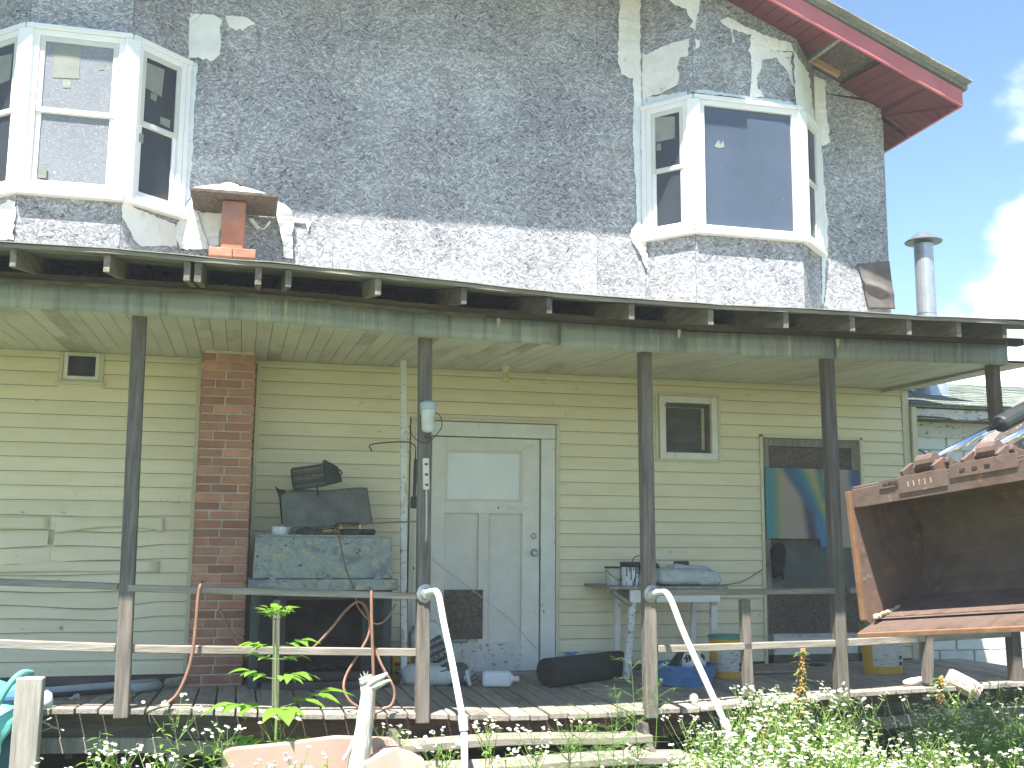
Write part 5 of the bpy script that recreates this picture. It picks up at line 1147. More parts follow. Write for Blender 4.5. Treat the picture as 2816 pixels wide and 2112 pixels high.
obj('sack', pillow(MB(), sc_, ((sb.x-sa.x)/2, 0, -.005), (0, .19, 0), (0, 0, .075), 22, 12, .18, 40), BAGGREY, sk, smooth=True)
obj('sack_fold', pillow(MB(), sc_+Vector((.06, .05, .052)), (.19, .02, -.01), (0, .13, 0), (0, 0, .05), 16, 8, .25, 44), BAGGREY, sk, smooth=True)
obj('sack_end', pillow(MB(), sc_+Vector((.165, -.10, -.018)), (.115, 0, 0), (0, .1, 0), (0, 0, .052), 12, 8, .12, 47), BAGGREY, sk, smooth=True)
for k in range(9):
    p = sc_+Vector((.085+.019*k, -.205, -.01+.004*math.sin(k))); obj('faded_print', MB().box(p.x-.006, p.x+.005, p.y-.001, p.y+.004, p.z-.016, p.z+.014), BAGW, sk)
o = obj('jar_lid', MB().lathe([(.065, 0), (.068, .006), (.068, .028), (.06, .032)], sc_+Vector((.02, .1, .10)), 18), BLACKMETAL); tag(o, 'dark round jar lid resting on top of the cement sack', 'tin')  # loose jar lid lying on the sack
o = obj('black_pouch', pillow(MB(), Vector((sa.x+.035, -.30, TZ+.155)), (.06, 0, 0), (0, .06, 0), (0, 0, .035), 10, 8, .15, 50), M('dark_pouch', (.05, .065, .065), (.09, .105, .10), 7, rough=.7, bump=.3), smooth=True); tag(o, 'dark grey pouch on the left end of the cement sack', 'pouch')
# blue tub with a football
tc_ = dk(3.47, -1.00); tt = thing('plastic_tub', 'round blue plastic tub standing under the end of the table', 'tub', tc_)
tr = (at(1965, 1840, -1.0).x-at(1806, 1840, -1.0).x)/2*1.02; th = at(1880, 1828, -1.1).z-tc_.z
tc_ = Vector((at(1884, 1850, -1.0).x, -1.0, dz(3.47, -1.0))); 
obj('shell', MB().lathe([(tr*.86, 0), (tr*.90, th*.42), (tr*.93, th*.44), (tr*.95, th*.78), (tr*1.0, th*.80), (tr*1.02, th*.97), (tr*1.0, th), (tr*.93, th*.985), (tr*.90, th*.8), (tr*.82, .02), (0, .018)], tc_, 36, cap1=False), BLUE, tt, smooth=False)
bc = tc_+Vector((.085, .03, th+.005)); br = .105
bl = thing('football', 'white and black panelled football sitting in the blue tub', 'ball', bc)
bmx = bmesh.new(); bmesh.ops.create_icosphere(bmx, subdivisions=3, radius=br); me = bpy.data.meshes.new('cover'); bmx.to_mesh(me); bmx.free()
for p in me.polygons: p.use_smooth = True
me.transform(Matrix.Translation(bc)); link('cover', me, BALLW, bl)
for d in ((-.75, -.6, .35), (.55, -.7, .45), (-.1, -.95, -.35), (-.2, -.1, .98), (.95, .1, .3)):
    d = Vector(d).normalized(); e = d.orthogonal().normalized(); q = d.cross(e); pts = []
    for k in range(5):
        a = 2*math.pi*k/5+.4; pts.append(bc+(d+(e*math.cos(a)+q*math.sin(a))*.36).normalized()*(br+.0012))
    obj('patch', MB().add(pts+[bc+d*(br+.0016)], [(i, (i+1) % 5, 5) for i in range(5)]), INK, bl)
o = obj('dark_shovel_blade', MB().bar(tc_+Vector((-.12, .04, th-.05)), tc_+Vector((.02, .08, th+.09)), .09, .012), BLACKMETAL); tag(o, 'dark flat blade sticking out of the blue tub beside the ball', 'blade')
# yellow buckets
def bucket(label, c, r, h, lid=True):
    t = thing('bucket', label, 'bucket', c, 'yellow buckets on the porch')
    obj('pail', MB().lathe([(r*.88, 0), (r*.97, h*.80), (r*1.03, h*.80), (r*1.03, h*.83), (r*.98, h*.84), (r*.99, h*.9), (r*1.03, h*.9), (r*1.03, h*.93), (r, h*.94), (r, h)], c, 30, cap1=not lid), YELLOW, t)
    ang0, ang1 = R(-150), R(-40); nb_ = 14; vs = []
    for k in range(nb_+1):
        a = ang0+(ang1-ang0)*k/nb_
        for zz in (h*.16, h*.70): rr = r*(.88+.09*zz/(h*.8))+.002; vs.append(c+Vector((rr*math.cos(a), rr*math.sin(a), zz)))
    obj('paper_label', MB().add(vs, [(2*k, 2*k+2, 2*k+3, 2*k+1) for k in range(nb_)]), PAPER, t)
    for k in range(2):
        a = R(-75+k*0); aa = R(-62); rr = r*(.88+.03)+.004
        p = c+Vector((rr*math.cos(aa), rr*math.sin(aa), h*(.22+.12*k))); obj('label_mark', MB().obox(p, Vector((-math.sin(aa), math.cos(aa), 0))*.022, Vector((math.cos(aa), math.sin(aa), 0))*.001, Vector((0, 0, .015))), INK, t)
    if lid: obj('lid', MB().lathe([(r*1.06, h*.965), (r*1.09, h*.97), (r*1.09, h*1.02), (r*1.03, h*1.035), (r*1.0, h*1.02), (0, h*1.02)], c, 30, cap0=False, cap1=False), TEAL, t)
    return t
c = Vector((at(1998, 1860, -.78).x, -.80, 0)); c.z = dz(c.x, c.y); bh_ = at(1998, 1748, -.8).z-c.z; br_ = (at(2045, 1800, -.8).x-at(1955, 1800, -.8).x)/2
bucket('yellow bucket with a teal lid standing behind the table leg', c, br_, bh_/1.02)
c2 = Vector((at(2428, 1850, -.95).x, -.95, 0)); c2.z = dz(c2.x, c2.y); bh2 = .40; bucket('lower of the two stacked yellow buckets at the right end', c2, .178, bh2)
bucket('upper of the two stacked yellow buckets at the right end', c2+Vector((.0, .0, bh2*1.036)), .178, bh2)
# mats and bits
o = obj('door_mat', MB().obox(dk(4.55, -.62, .012), (.36, .0, .0), (-.05, .18, 0), (0, 0, .010)), MATTAN, None, .008); tag(o, 'worn tan mat lying in front of the boarded doorway', 'mat')
p = at(2240, 1858, -.5); o = obj('dark_ring', MB().tube([Vector((p.x+.07*math.cos(a), -.55+.06*math.sin(a), dz(p.x, -.55)+.03)) for a in [k*.42 for k in range(15)]], .009, 6), BLACKCORD); tag(o, 'small black ring of hose on the tan mat', 'hose')
eg = dk(at(1910, 1928, -1.9).x, -1.88, .028); o = obj('white_stone', MB().lathe([(0, -.028), (.03, -.02), (.04, .0), (.033, .02), (0, .03)], eg, 14, (1, .2, .2)), WPIPE, smooth=True); tag(o, 'smooth white stone on the edge of the deck', 'stone')
p = at(2610, 1862, -1.80); q = at(2685, 1900, -1.90)
pj = thing('ribbed_jar', 'pale pink ribbed plastic jar tipped over the deck edge', 'jar', p)
d_ = (q-p).normalized(); Lj = (q-p).length; prf = [(.0, -.02), (.055, -.02), (.068, .0), (.07, Lj*.85), (.06, Lj), (.052, Lj+.03), (0, Lj+.032)]
obj('body', MB().lathe(prf, p, 22, d_), PINK, pj, smooth=False)
e_ = d_.orthogonal().normalized(); f_ = d_.cross(e_)
for k in range(11):
    a = 2*math.pi*k/11; rr = .0705; obj('rib', MB().bar(p+(e_*math.cos(a)+f_*math.sin(a))*rr+d_*.03, p+(e_*math.cos(a)+f_*math.sin(a))*rr+d_*Lj*.82, .007, .004, e_*math.cos(a)+f_*math.sin(a)), PINK, pj)
p = at(2490, 1876, -1.82); q = at(2545, 1868, -1.80); o = obj('white_bottle', MB().lathe([(0, -.02), (.012, -.018), (.018, 0), (.026, .05), (.026, .15), (0, .155)], p, 14, (q-p).normalized()), WPIPE, smooth=True); tag(o, 'slim white bottle lying near the deck edge at the right', 'bottle')
o = obj('loose_paper', MB().grid(lambda u, v: Vector((2.62+.16*u, -1.12+.06*v, dz(2.7, -1.1)+.006+.008*math.sin(u*4))), 6, 2, (0, 0, -.002)), PAPER); tag(o, 'scrap of grey paper on the deck before the carpet roll', 'paper')

# ------------------------------------------------------------------ handrail pipes in front of the steps
def handrail(label, fl, pts, base_px):
    t = thing('pipe_handrail', label, 'handrail', pts[-1], 'white pipe handrails beside the steps')
    obj('flange', MB().lathe([(.062, 0), (.062, .008), (.04, .014), (.032, .03)], fl, 24, (.25, -1, -.05)), STEEL, t)
    for k in range(4):
        a = k*math.pi/2+.5; obj('screw', MB().lathe([(.006, .008), (.005, .013), (0, .014)], fl+Vector((.045*math.cos(a), 0, .045*math.sin(a))), 8, (.25, -1, -.05)), STEEL, t)
    P = smoothpath(pts[:-2], 6); obj('pipe', MB().tube(P, .021, 12), WPIPE, t, smooth=True)
    obj('coupling', MB().tube([pts[-3]+(pts[-3]-pts[-2])*.25, pts[-3], pts[-2]], [.027, .029, .027], 12), WPIPE, t)
    obj('stake', MB().tube([pts[-2], pts[-1]], .022, 12), GPIPE, t, smooth=True)
fl = on_post(1, at(1161, 1632, -2.05).z, .005, -.047)
P1 = [fl, fl+Vector((.03, -.09, .015)), at(1205, 1635, -2.30), at(1222, 1720, -2.42), at(1245, 1830, -2.58), at(1272, 1975, -2.74), at(1276, 2010, -2.76)]; e = at(1284, 2112, -2.80); e.z = -.02
handrail('white pipe handrail on the post beside the door, ending in a grey stake', fl, P1+[e], None)
fl = on_post(2, at(1787, 1633, -2.05).z, .0, -.047)
P2 = [fl, fl+Vector((.03, -.09, .015)), at(1840, 1640, -2.30), at(1880, 1740, -2.44), at(1930, 1850, -2.60), at(1992, 1985, -2.76), at(2000, 2005, -2.78)]; e = at(2012, 2112, -2.82); e.z = -.02
handrail('white pipe handrail on the post in front of the table', fl, P2+[e], None)

# cords over the rail
def cord(label, pts, r=.009, mat=ORANGECORD, cat='cord'):
    o = obj('extension_cord', MB().tube(smoothpath(pts, 7), r, 8), mat, smooth=True); return tag(o, label, cat, 'brown cords on the rail')
Yr = -2.07
cord('brown cord hanging from the top rail in front of the chimney', [at(556, 1600, -1.93), at(552, 1606, -2.06), at(545, 1640, Yr), at(538, 1720, Yr), at(530, 1790, Yr), at(515, 1850, Yr), at(490, 1905, Yr), at(468, 1928, Yr), at(440, 1945, Yr-.02)], .011)
cord('brown cord looping from the chimney across the fireplace opening', [at(605, 1675, -1.2), at(640, 1750, -1.3), at(690, 1795, -1.4), at(745, 1812, -1.5), at(800, 1808, -1.7), at(850, 1790, -1.9), at(905, 1735, -1.95), at(950, 1680, -1.95), at(985, 1655, -1.95), at(1010, 1680, -1.95), at(1015, 1740, -1.96), at(985, 1800, -1.98), at(955, 1850, -2.0), at(945, 1890, -2.04), at(960, 1925, -2.06), at(985, 1945, -2.07)], .009)
cord('brown cord coming down from the hood tray and knotting at the rail', [at(1232, 1468, -.6), at(1215, 1440, -.6), at(1150, 1434, -.66), at(1060, 1437, -.7), at(935, 1447, -.75), at(932, 1470, -.95), at(950, 1560, -1.3), at(975, 1625, -1.7), at(985, 1670, -1.95), at(1030, 1715, -1.97), at(1065, 1700, -1.96), at(1088, 1660, -1.94)][2:], .006)
cord('straight brown cord hanging down beside the bleached stump', [at(1019, 1618, -2.0), at(1021, 1630, -2.06), at(1022, 1700, Yr), at(1025, 1800, Yr), at(1028, 1900, Yr), at(1027, 1985, Yr)], .0105)
cord('brown cord looping down at the right of the stump', [at(1030, 1780, -2.03), at(1050, 1830, -2.06), at(1078, 1880, -2.08), at(1085, 1910, -2.08), at(1075, 1940, -2.09), at(1050, 1950, -2.1)], .009)
cord('dark wire running along the deck edge at the left', [at(470, 1932, -2.06), at(440, 1945, -2.09), at(405, 1962, -2.10), at(412, 1995, -2.05), at(430, 2030, -2.0)], .006, BLACKCORD, 'wire')
tg = thing('dead_twig', 'pale dry twig sticking out under the left end of the deck', 'twig', at(120, 1985, -2.12))
obj('stem', MB().tube([at(118, 1985, -2.12), at(145, 2000, -2.14), at(176, 2009, -2.15)], .006, 6), DRIFT, tg)
obj('branch', MB().tube([at(118, 1985, -2.12), at(142, 1974, -2.12)], .005, 6).tube([at(145, 2000, -2.14), at(116, 2010, -2.13)], .004, 6), DRIFT, tg)

# pipes lying on the left of the deck
def lying(name, label, a, b, r, mat, cat):
    o = obj(name, MB().tube([a, b], r, 14), mat, smooth=True); return tag(o, label, cat)
lying('grey_pipe', 'long grey plastic pipe lying on the left of the deck', at(100, 1905, -1.25), at(440, 1876, -.62), .03, GPIPE, 'pipe')
lying('thin_pipe', 'thin dark pipe lying under the long grey pipe', at(100, 1916, -1.35), at(400, 1893, -.80), .018, BLACKMETAL, 'pipe')
lying('short_pipe', 'short grey pipe end beside the long grey pipe', at(365, 1893, -.95), at(438, 1886, -.75), .032, GPIPE, 'pipe')
lying('pipe_collar', 'dark collar ring around the end of the grey pipe', at(432, 1878, -.64), at(444, 1875, -.60), .042, BLACKMETAL, 'collar')
o = obj('loose_board', MB().bar(at(440, 1878, -.62), at(510, 1866, -.42), .09, .03), GREYWOOD, None, .004); tag(o, 'grey board propped between the pipe and the brick chimney', 'board')
o = obj('tap_handle', MB().tube([at(190, 1925, -1.7), at(205, 1918, -1.68)], .012, 8).tube([at(203, 1919, -1.68), at(216, 1914, -1.66)], .018, 8), STEEL); tag(o, 'small metal fitting on the deck boards near the left post', 'fitting')

# left corner: fence stub, bin, tarp
pl_ = at(82, 1864, -2.62); pr_ = at(62, 2112, -2.62)
o = obj('stub_post', MB().hexa([(pr_.x-.07, -2.66, -.05), (pr_.x+.07, -2.66, -.05), (pr_.x+.07, -2.56, -.05), (pr_.x-.07, -2.56, -.05)], [(pl_.x-.065, -2.66, pl_.z+.004), (pl_.x+.075, -2.66, pl_.z), (pl_.x+.075, -2.56, pl_.z), (pl_.x-.065, -2.56, pl_.z+.004)]), GREYWOOD, None, .005); tag(o, 'short sawn grey post standing in the lower left corner', 'post')
bn = thing('blue_bin', 'dark blue plastic bin behind the short post in the left corner', 'bin', (-1.45, -2.2, 0))
obj('body', MB().hexa([(-2.0, -2.52, -.02), (-1.22, -2.52, -.02), (-1.22, -2.14, -.02), (-2.0, -2.14, -.02)], [(-2.05, -2.54, .74), (-1.16, -2.54, .74), (-1.16, -2.12, .74), (-2.05, -2.12, .74)]), BIN, bn, .03, seg=3)
obj('lid', MB().box(-2.08, -1.13, -2.56, -2.10, .742, .80), BLUE, bn, .02, seg=2)
o = obj('clear_bottle', MB().lathe([(0, 0), (.035, .005), (.04, .05), (.03, .09), (.0, .11)], (-1.075, -2.22, .66), 12), JUG, smooth=True); tag(o, 'clear plastic bottle bottom behind the short post', 'bottle')
def f(u, v):
    X = -1.75+.62*u; th = v*3.4
    if v < .35: return Vector((X, -2.5+.8*(.35-v), .84+.05*math.sin(u*5)*(1)))
    return Vector((X-.03*(v-.35)*6*u+.01*math.sin(v*20), -2.5-.10*min(1, (v-.35)*4)-.01*math.sin(u*17), .84+.05*math.sin(u*5)-(v-.35)*.9*(1.05-.5*u)))
o = obj('draped_tarp', MB().grid(f, 26, 26, (0, .004, .004)), TARPT, smooth=True); tag(o, 'teal tarp draped over the blue bin at the left edge', 'tarp')
o = obj('teal_hose', MB().tube(smoothpath([(-1.12, -2.50, .90), (-1.16, -2.58, .91), (-1.22, -2.62, .84), (-1.30, -2.64, .66), (-1.36, -2.66, .45), (-1.42, -2.66, .2)], 6), .018, 10), M('teal_hose', (.10, .36, .30), (.16, .46, .39), 6, rough=.45), smooth=True); tag(o, 'teal hose hanging over the bin beside the short post', 'hose')

# tan plastic playhouse roof and bleached stump
tn = thing('tan_plastic_roof', 'pinkish tan moulded plastic roof lying among the weeds', 'plastic roof', (.55, -3.0, 0))
YT = -2.95
pa, pb3 = at(610, 2068, YT), at(925, 2030, YT+.12)
def tp(x, y, Y): return at(x, y, Y)
pts = [tp(612, 2115, YT), tp(610, 2075, YT), tp(618, 2064, YT), tp(634, 2058, YT), tp(760, 2046, YT), tp(915, 2026, YT), tp(930, 2025, YT), tp(1078, 2030, YT), tp(1100, 2055, YT), tp(1100, 2115, YT)]
low = [Vector((p.x, p.y, p.z)) for p in pts]; low[0].z = .05; low[-1].z = .05
obj('back_panel', MB().slab(low, (0, .05, .0)), TAN, tn, .012, seg=3)
q1, q2, q3, q4 = tp(1000, 2098, YT-.25), tp(1058, 2062, YT-.12), tp(1092, 2055, YT-.08), tp(1168, 2088, YT-.12)
q0 = tp(985, 2120, YT-.3); q5 = tp(1164, 2125, YT-.15); q0.z = .08; q5.z = .08
obj('dormer', MB().slab([q0, q1, q2, q3, q4, q5], (0, .10, 0)), TAN, tn, .012, seg=3)
obj('side_flange', MB().hexa([q5+Vector((-.02, -.01, 0)), q5+Vector((.01, -.01, 0)), q5+Vector((.01, .12, 0)), q5+Vector((-.02, .12, 0))], [q4+Vector((-.02, -.01, -.02)), q4+Vector((.01, -.01, -.02)), q4+Vector((.01, .12, -.02)), q4+Vector((-.02, .12, -.02))]), TAN, tn, .006)
st = thing('bleached_stump', 'sun bleached broken branch stump standing before the deck', 'stump', (.70, -3.1, 0))
YS = -3.12
b0 = at(985, 2112, YS); b0.z = -.03
path = [b0, at(985, 2108, YS), at(996, 2040, YS), at(1003, 1980, YS), at(1010, 1920, YS), at(1012, 1885, YS), at(1006, 1870, YS), at(1003, 1862, YS)]
mb = MB(); mb.tube(smoothpath(path, 5), [.062-.022*min(1, i/22)+.0015*math.sin(i*.9) for i in range(36)], 12)
for i_, v_ in enumerate(mb.v):
    k_ = .010*n3(v_[0]*30, v_[1]*30, v_[2]*9)+.006*n3(v_[0]*70, v_[1]*70, v_[2]*20); mb.v[i_] = (v_[0]+k_, v_[1]+k_*.6, v_[2])
obj('trunk', mb, DRIFT, st, smooth=True)
obj('limb', MB().tube(smoothpath([at(1004, 1890, YS), at(1020, 1876, YS-.02), at(1045, 1864, YS-.03), at(1066, 1852, YS-.03)], 4), [.034, .032, .030, .028, .026, .024, .022, .02, .018, .017, .014, .012, .008], 9), DRIFT, st, smooth=True)
obj('limb', MB().tube(smoothpath([at(1015, 1892, YS-.01), at(1040, 1884, YS-.03), at(1062, 1874, YS-.03), at(1076, 1872, YS-.03)], 4), [.026, .024, .022, .02, .018, .017, .016, .014, .012, .010, .008, .006, .004], 8), DRIFT, st, smooth=True)
obj('side_branch', MB().tube(smoothpath([at(992, 2000, YS), at(975, 2030, YS-.02), at(960, 2065, YS-.02), at(946, 2090, YS-.02)], 4), .011, 7), DRIFT, st)
for k in range(7): 
    p = at(1003+random.uniform(-9, 9), 1868+random.uniform(-4, 6), YS-.02); obj('splinter', MB().tube([p, p+Vector((random.uniform(-.02, .02), -.01, random.uniform(.02, .045)))], [.007, .002], 5), DRIFT, st)

yb = thing('yellow_crate', 'small yellow plastic crate behind the white pole', 'crate', dk(1.34, -.26))
q0 = at(1082, 1800, -.28); q1 = at(1112, 1735, -.28)
obj('body', MB().box(q0.x-.02, q1.x+.05, -.36, -.20, dz(1.3, -.28), dz(1.3, -.28)+.26), YELLOW, yb, .01)
for k in range(3): obj('slot', MB().box(q0.x, q1.x+.03, -.3615, -.359, dz(1.3, -.28)+.05+.07*k, dz(1.3, -.28)+.075+.07*k), BLACKMETAL, yb)
lw_ = on_post(1, at(1170, 1130, -2).z, .05, -.06)
o = obj('loose_wire', MB().tube(smoothpath([lw_, lw_+Vector((.05, 0, -.03)), lw_+Vector((.06, 0, -.11)), lw_+Vector((.0, 0, -.19)), lw_+Vector((-.06, 0, -.22)), lw_+Vector((-.13, .02, -.18)), lw_+Vector((-.16, .03, -.10))], 6), .003, 5), BLACKCORD); tag(o, 'thin black wire looping round the jar lamp', 'wire')

# ------------------------------------------------------------------ plants
def leafblade(mb, p, d, up, L, W, droop=.3, nseg=4, fold=.15):
    p, d, up = Vector(p), Vector(d).normalized(), Vector(up); s = d.cross(up)
    s = s.normalized() if s.length > 1e-4 else d.orthogonal().normalized(); u = s.cross(d); b = len(mb.v)
    for i in range(nseg+1):
        t = i/nseg; c = p+d*L*t-u*(droop*L*t*t) if True else p
        w = W*math.sin(math.pi*min(1, .06+t*.94)**.8)*.5
        mb.v += [tuple(c-s*w+u*fold*w), tuple(c), tuple(c+s*w+u*fold*w)]
    for i in range(nseg):
        a = b+3*i; mb.f += [(a, a+1, a+4, a+3), (a+1, a+2, a+5, a+4)]
class Plant:
    def __init__(s): s.st = MB(); s.lf = MB(); s.pt = MB(); s.dk = MB()
def daisy(pl, c, n, r):
    n = Vector(n).normalized(); e = n.orthogonal().normalized(); q = n.cross(e); k = 11; b = len(pl.pt.v); c = Vector(c)
    for i in range(k):
        a = 2*math.pi*i/k; d = e*math.cos(a)+q*math.sin(a); s = (q*math.cos(a)-e*math.sin(a))
        w = r*.30; tip = r*random.uniform(.88, 1.08)
        pl.pt.v += [tuple(c+d*r*.22-s*w*.4), tuple(c+d*tip-s*w*.7+n*r*random.uniform(-.25, .15)), tuple(c+d*tip+s*w*.7+n*r*random.uniform(-.25, .15)), tuple(c+d*r*.22+s*w*.4)]
        pl.pt.f.append((b+4*i, b+4*i+1, b+4*i+2, b+4*i+3))
    b = len(pl.dk.v); kk = 7
    pl.dk.v += [tuple(c+(e*math.cos(2*math.pi*i/kk)+q*math.sin(2*math.pi*i/kk))*r*.34+n*.001) for i in range(kk)]+[tuple(c+n*r*.22)]
    pl.dk.f += [(b+i, b+(i+1) % kk, b+kk) for i in range(kk)]
def fleabane(h, rs, heads=7, leafy=1.0, fr=.011):
    pl = Plant(); rnd = random.Random(rs); lean = Vector((rnd.uniform(-.14, .14), rnd.uniform(-.14, .14), 1)).normalized()
    pts = [Vector((0, 0, 0))]
    for i in range(1, 7): t = i/6; pts.append(lean*h*t+Vector((rnd.uniform(-.012, .012), rnd.uniform(-.012, .012), 0)))
    pl.st.tube(pts, [.0042-.0024*i/6 for i in range(7)], 5, False)
    for i in range(int(16*leafy*h/.5)):
        t = rnd.uniform(.04, .85); a = rnd.uniform(0, 6.28); p = lean*h*t; d = Vector((math.cos(a), math.sin(a), rnd.uniform(.2, .8)))
        leafblade(pl.lf, p, d, (0, 0, 1), rnd.uniform(.05, .10)*(1.25-.6*t), rnd.uniform(.010, .020)*(1.3-.5*t), rnd.uniform(.2, .7))
    for k in range(heads):
        t = rnd.uniform(.62, .95); a = rnd.uniform(0, 6.28); p = lean*h*t; L = h*(1.04-t)*rnd.uniform(.7, 1.1)+.04
        q = p+Vector((math.cos(a)*L*.6, math.sin(a)*L*.6, L*.85)); pl.st.tube([p, p.lerp(q, .5)+Vector((0, 0, -.01)), q], [.0022, .0017, .0013], 4, False)
        for j in range(rnd.choice((1, 1, 2, 3))):
            r2 = q+Vector((rnd.uniform(-.022, .022), rnd.uniform(-.022, .022), rnd.uniform(0, .022))) if j else q
            if j: pl.st.tube([q-Vector((0, 0, .012)), r2], [.0013, .001], 4, False)
            daisy(pl, r2+Vector((0, 0, .003)), (rnd.uniform(-.5, .5), rnd.uniform(-.7, .2), 1), fr*rnd.uniform(.8, 1.2))
        for j in range(2): leafblade(pl.lf, p.lerp(q, .3+.3*j), (rnd.uniform(-1, 1), rnd.uniform(-1, 1), .5), (0, 0, 1), .03, .006)
    return pl
def plant_thing(name, label, cat, pl, loc, mats, group=None, rz=0, names=('stalk', 'leaves', 'petals', 'flower_centres')):
    t = thing(name, label, cat, loc, group); t.rotation_euler.z = rz
    for nm, mb, mt in zip(names, (pl.st, pl.lf, pl.pt, pl.dk), mats):
        if mb.v:
            o = link(nm, mb.mesh(nm, True), mt); o.parent = t
            if nm in ('petals', 'leaves', 'flower_centres', 'seed_spike'): o['kind'] = 'stuff'
    return t
FM = (STALK, LEAF, PETAL, DISK)
def ground(px, py, Y): p = at(px, py, Y); return p
def place(px_top, py_top, Y, rs, label, heads=8, leafy=1.0):
    tp_ = at(px_top, py_top, Y); h = max(.15, tp_.z); return plant_thing('fleabane', label, 'wildflower', fleabane(h*.93, rs, heads, leafy), (tp_.x, Y, gz(tp_.x, Y)), FM, 'white fleabane in front of the porch')
SP = [(520, 1925, -2.6, 'tall white fleabane at the front of the left deck boards'), (590, 2000, -2.75, 'white fleabane left of the tan plastic roof'), (650, 1985, -2.7, 'fleabane rising between the brown cord and the sapling'), (735, 1965, -2.85, 'fleabane growing close against the sapling stem'),
      (265, 2062, -2.7, 'low fleabane right of the short sawn post'), (300, 2070, -2.9, 'second low fleabane from the short sawn post'), (330, 2060, -2.75, 'third low fleabane from the short sawn post'), (470, 2085, -2.9, 'fleabane left of the leaning pier'),
      (1080, 1985, -2.75, 'fleabane just right of the bleached stump'), (1110, 2020, -2.95, 'fleabane above the tan dormer'), (1180, 2010, -2.9, 'fleabane left of the grey handrail stake'), (1205, 2035, -3.05, 'low fleabane left of the grey handrail stake'),
      (1340, 1985, -2.95, 'tall fleabane right of the grey handrail stake'), (1380, 2000, -2.85, 'second fleabane right of the grey handrail stake'), (1480, 2000, -3.0, 'fleabane before the middle of the steps'), (1545, 1985, -2.9, 'fleabane in front of the carpet roll'), (1460, 2060, -3.1, 'low fleabane before the steps'), (1410, 2085, -3.2, 'lowest fleabane before the steps'),
      (1740, 2065, -2.7, 'fleabane among the feathery weeds'), (1860, 1975, -2.6, 'fleabane left of the second handrail'), (2025, 1895, -2.35, 'tall fleabane in front of the blue tub'), (2085, 1885, -2.35, 'tall fleabane beside the short baluster'), (2290, 1880, -2.4, 'tall fleabane in front of the right post'), (2350, 1885, -2.4, 'tall fleabane just right of the right post')]
for i, (x, y, Y, lb) in enumerate(SP): place(x, y, Y, 100+i, lb, random.choice((6, 8, 10)), 1.1)
for i, (x, y) in enumerate(((560, 1905), (620, 1975), (485, 2020))): pass

# box-elder like sapling: stem with whorls of pointed leaflets
def compound(mb, st, p, d, L, n=5, lw=.045):
    d = Vector(d).normalized(); p = Vector(p); q = p+d*L; st.tube([p, p.lerp(q, .5)-Vector((0, 0, .01)), q], [.003, .0024, .0018], 5, False)
    side = d.cross(Vector((0, 0, 1))).normalized()
    leafblade(mb, q, d+Vector((0, 0, -.15)), (0, 0, 1), L*.75, lw*1.05, .35, 5, .25)
    for k in range(n//2):
        t = .45+.5*k/max(1, n//2-.5); b = p.lerp(q, t)
        for s in (-1, 1): leafblade(mb, b, d*.75+side*s*.8+Vector((0, 0, random.uniform(-.15, .15))), (0, 0, 1), L*.66, lw*.9, .4, 5, .25)
sp_ = Plant(); YP = -2.62; base = at(757, 2095, YP); base.z = 0
node = lambda px, py: at(px, py, YP)-base
sp_.st.tube([Vector((0, 0, 0)), node(757, 2070), node(760, 1980), node(758, 1900), node(758, 1790), node(757, 1700)], [.011, .010, .009, .008, .0065, .004], 7, False)
rn = random.Random(5)
for (py, L, n, k, lw) in ((1705, .075, 5, 6, .030), (1690, .05, 3, 4, .024), (1778, .13, 5, 2, .055), (1812, .10, 3, 2, .05), (1868, .15, 5, 3, .05), (1950, .22, 5, 3, .075), (2040, .14, 5, 3, .055)):
    a0 = rn.uniform(0, 6)
    for i in range(k):
        a = a0+2*math.pi*i/k
        if py > 1750: a = (.1, 3.1, 5.0)[i % 3]+rn.uniform(-.25, .25)
        compound(sp_.lf, sp_.st, node(758, py), (math.cos(a), math.sin(a)*.8, .75 if py < 1750 else rn.uniform(.05, .4)), L*1.2*rn.uniform(.85, 1.1), n, lw*1.45)
plant_thing('sapling', 'bright green sapling with pointed leaflets in front of the fireplace', 'sapling', sp_, base, (STALK, LEAFB, PETAL, DISK))
# broad leaved weeds low at the left
def weed(px, py, Y, rs, label, n=18, L=.09, W=.035, mat=LEAF):
    rr = random.Random(rs); pl = Plant(); tp_ = at(px, py, Y); h = max(.1, tp_.z)
    pl.st.tube([(0, 0, 0), (.01, 0, h*.5), (.0, 0, h)], [.004, .003, .002], 5, False)
    for i in range(n):
        t = .25+.75*i/n; a = i*2.4+rr.uniform(-.3, .3); leafblade(pl.lf, (0, 0, h*t), (math.cos(a), math.sin(a), .35), (0, 0, 1), L*(1.2-.5*t), W*(1.2-.5*t), .5)
    return plant_thing('leafy_weed', label, 'weed', pl, (tp_.x, Y, 0), (STALK, mat, PETAL, DISK), 'leafy weeds before the porch')
for i, (x, y, Y, lb) in enumerate(((560, 2045, -2.8, 'yellow green leafy weed left of the tan plastic roof'), (610, 2040, -2.95, 'leafy weed touching the corner of the tan plastic roof'), (1100, 2000, -2.65, 'leafy weed behind the bleached stump'), (1215, 2050, -2.8, 'leafy weed left of the grey stake'), (1345, 2050, -3.0, 'leafy weed right of the grey stake'), (1390, 2070, -3.1, 'second leafy weed right of the grey stake'), (1920, 2010, -2.9, 'leafy weed right of the second handrail'), (240, 2085, -2.3, 'shaded leafy weed under the left deck'), (450, 1985, -2.2, 'shaded tall leafy weed beside the leaning pier'), (275, 2010, -2.6, 'upright leafy weed under the left beam'), (900, 2085, -3.3, 'broad leafed weed before the tan plastic roof'))):
    weed(x, y, Y, 300+i, lb, 22, .10, .03, LEAFB if i in (0, 1, 10) else LEAF)
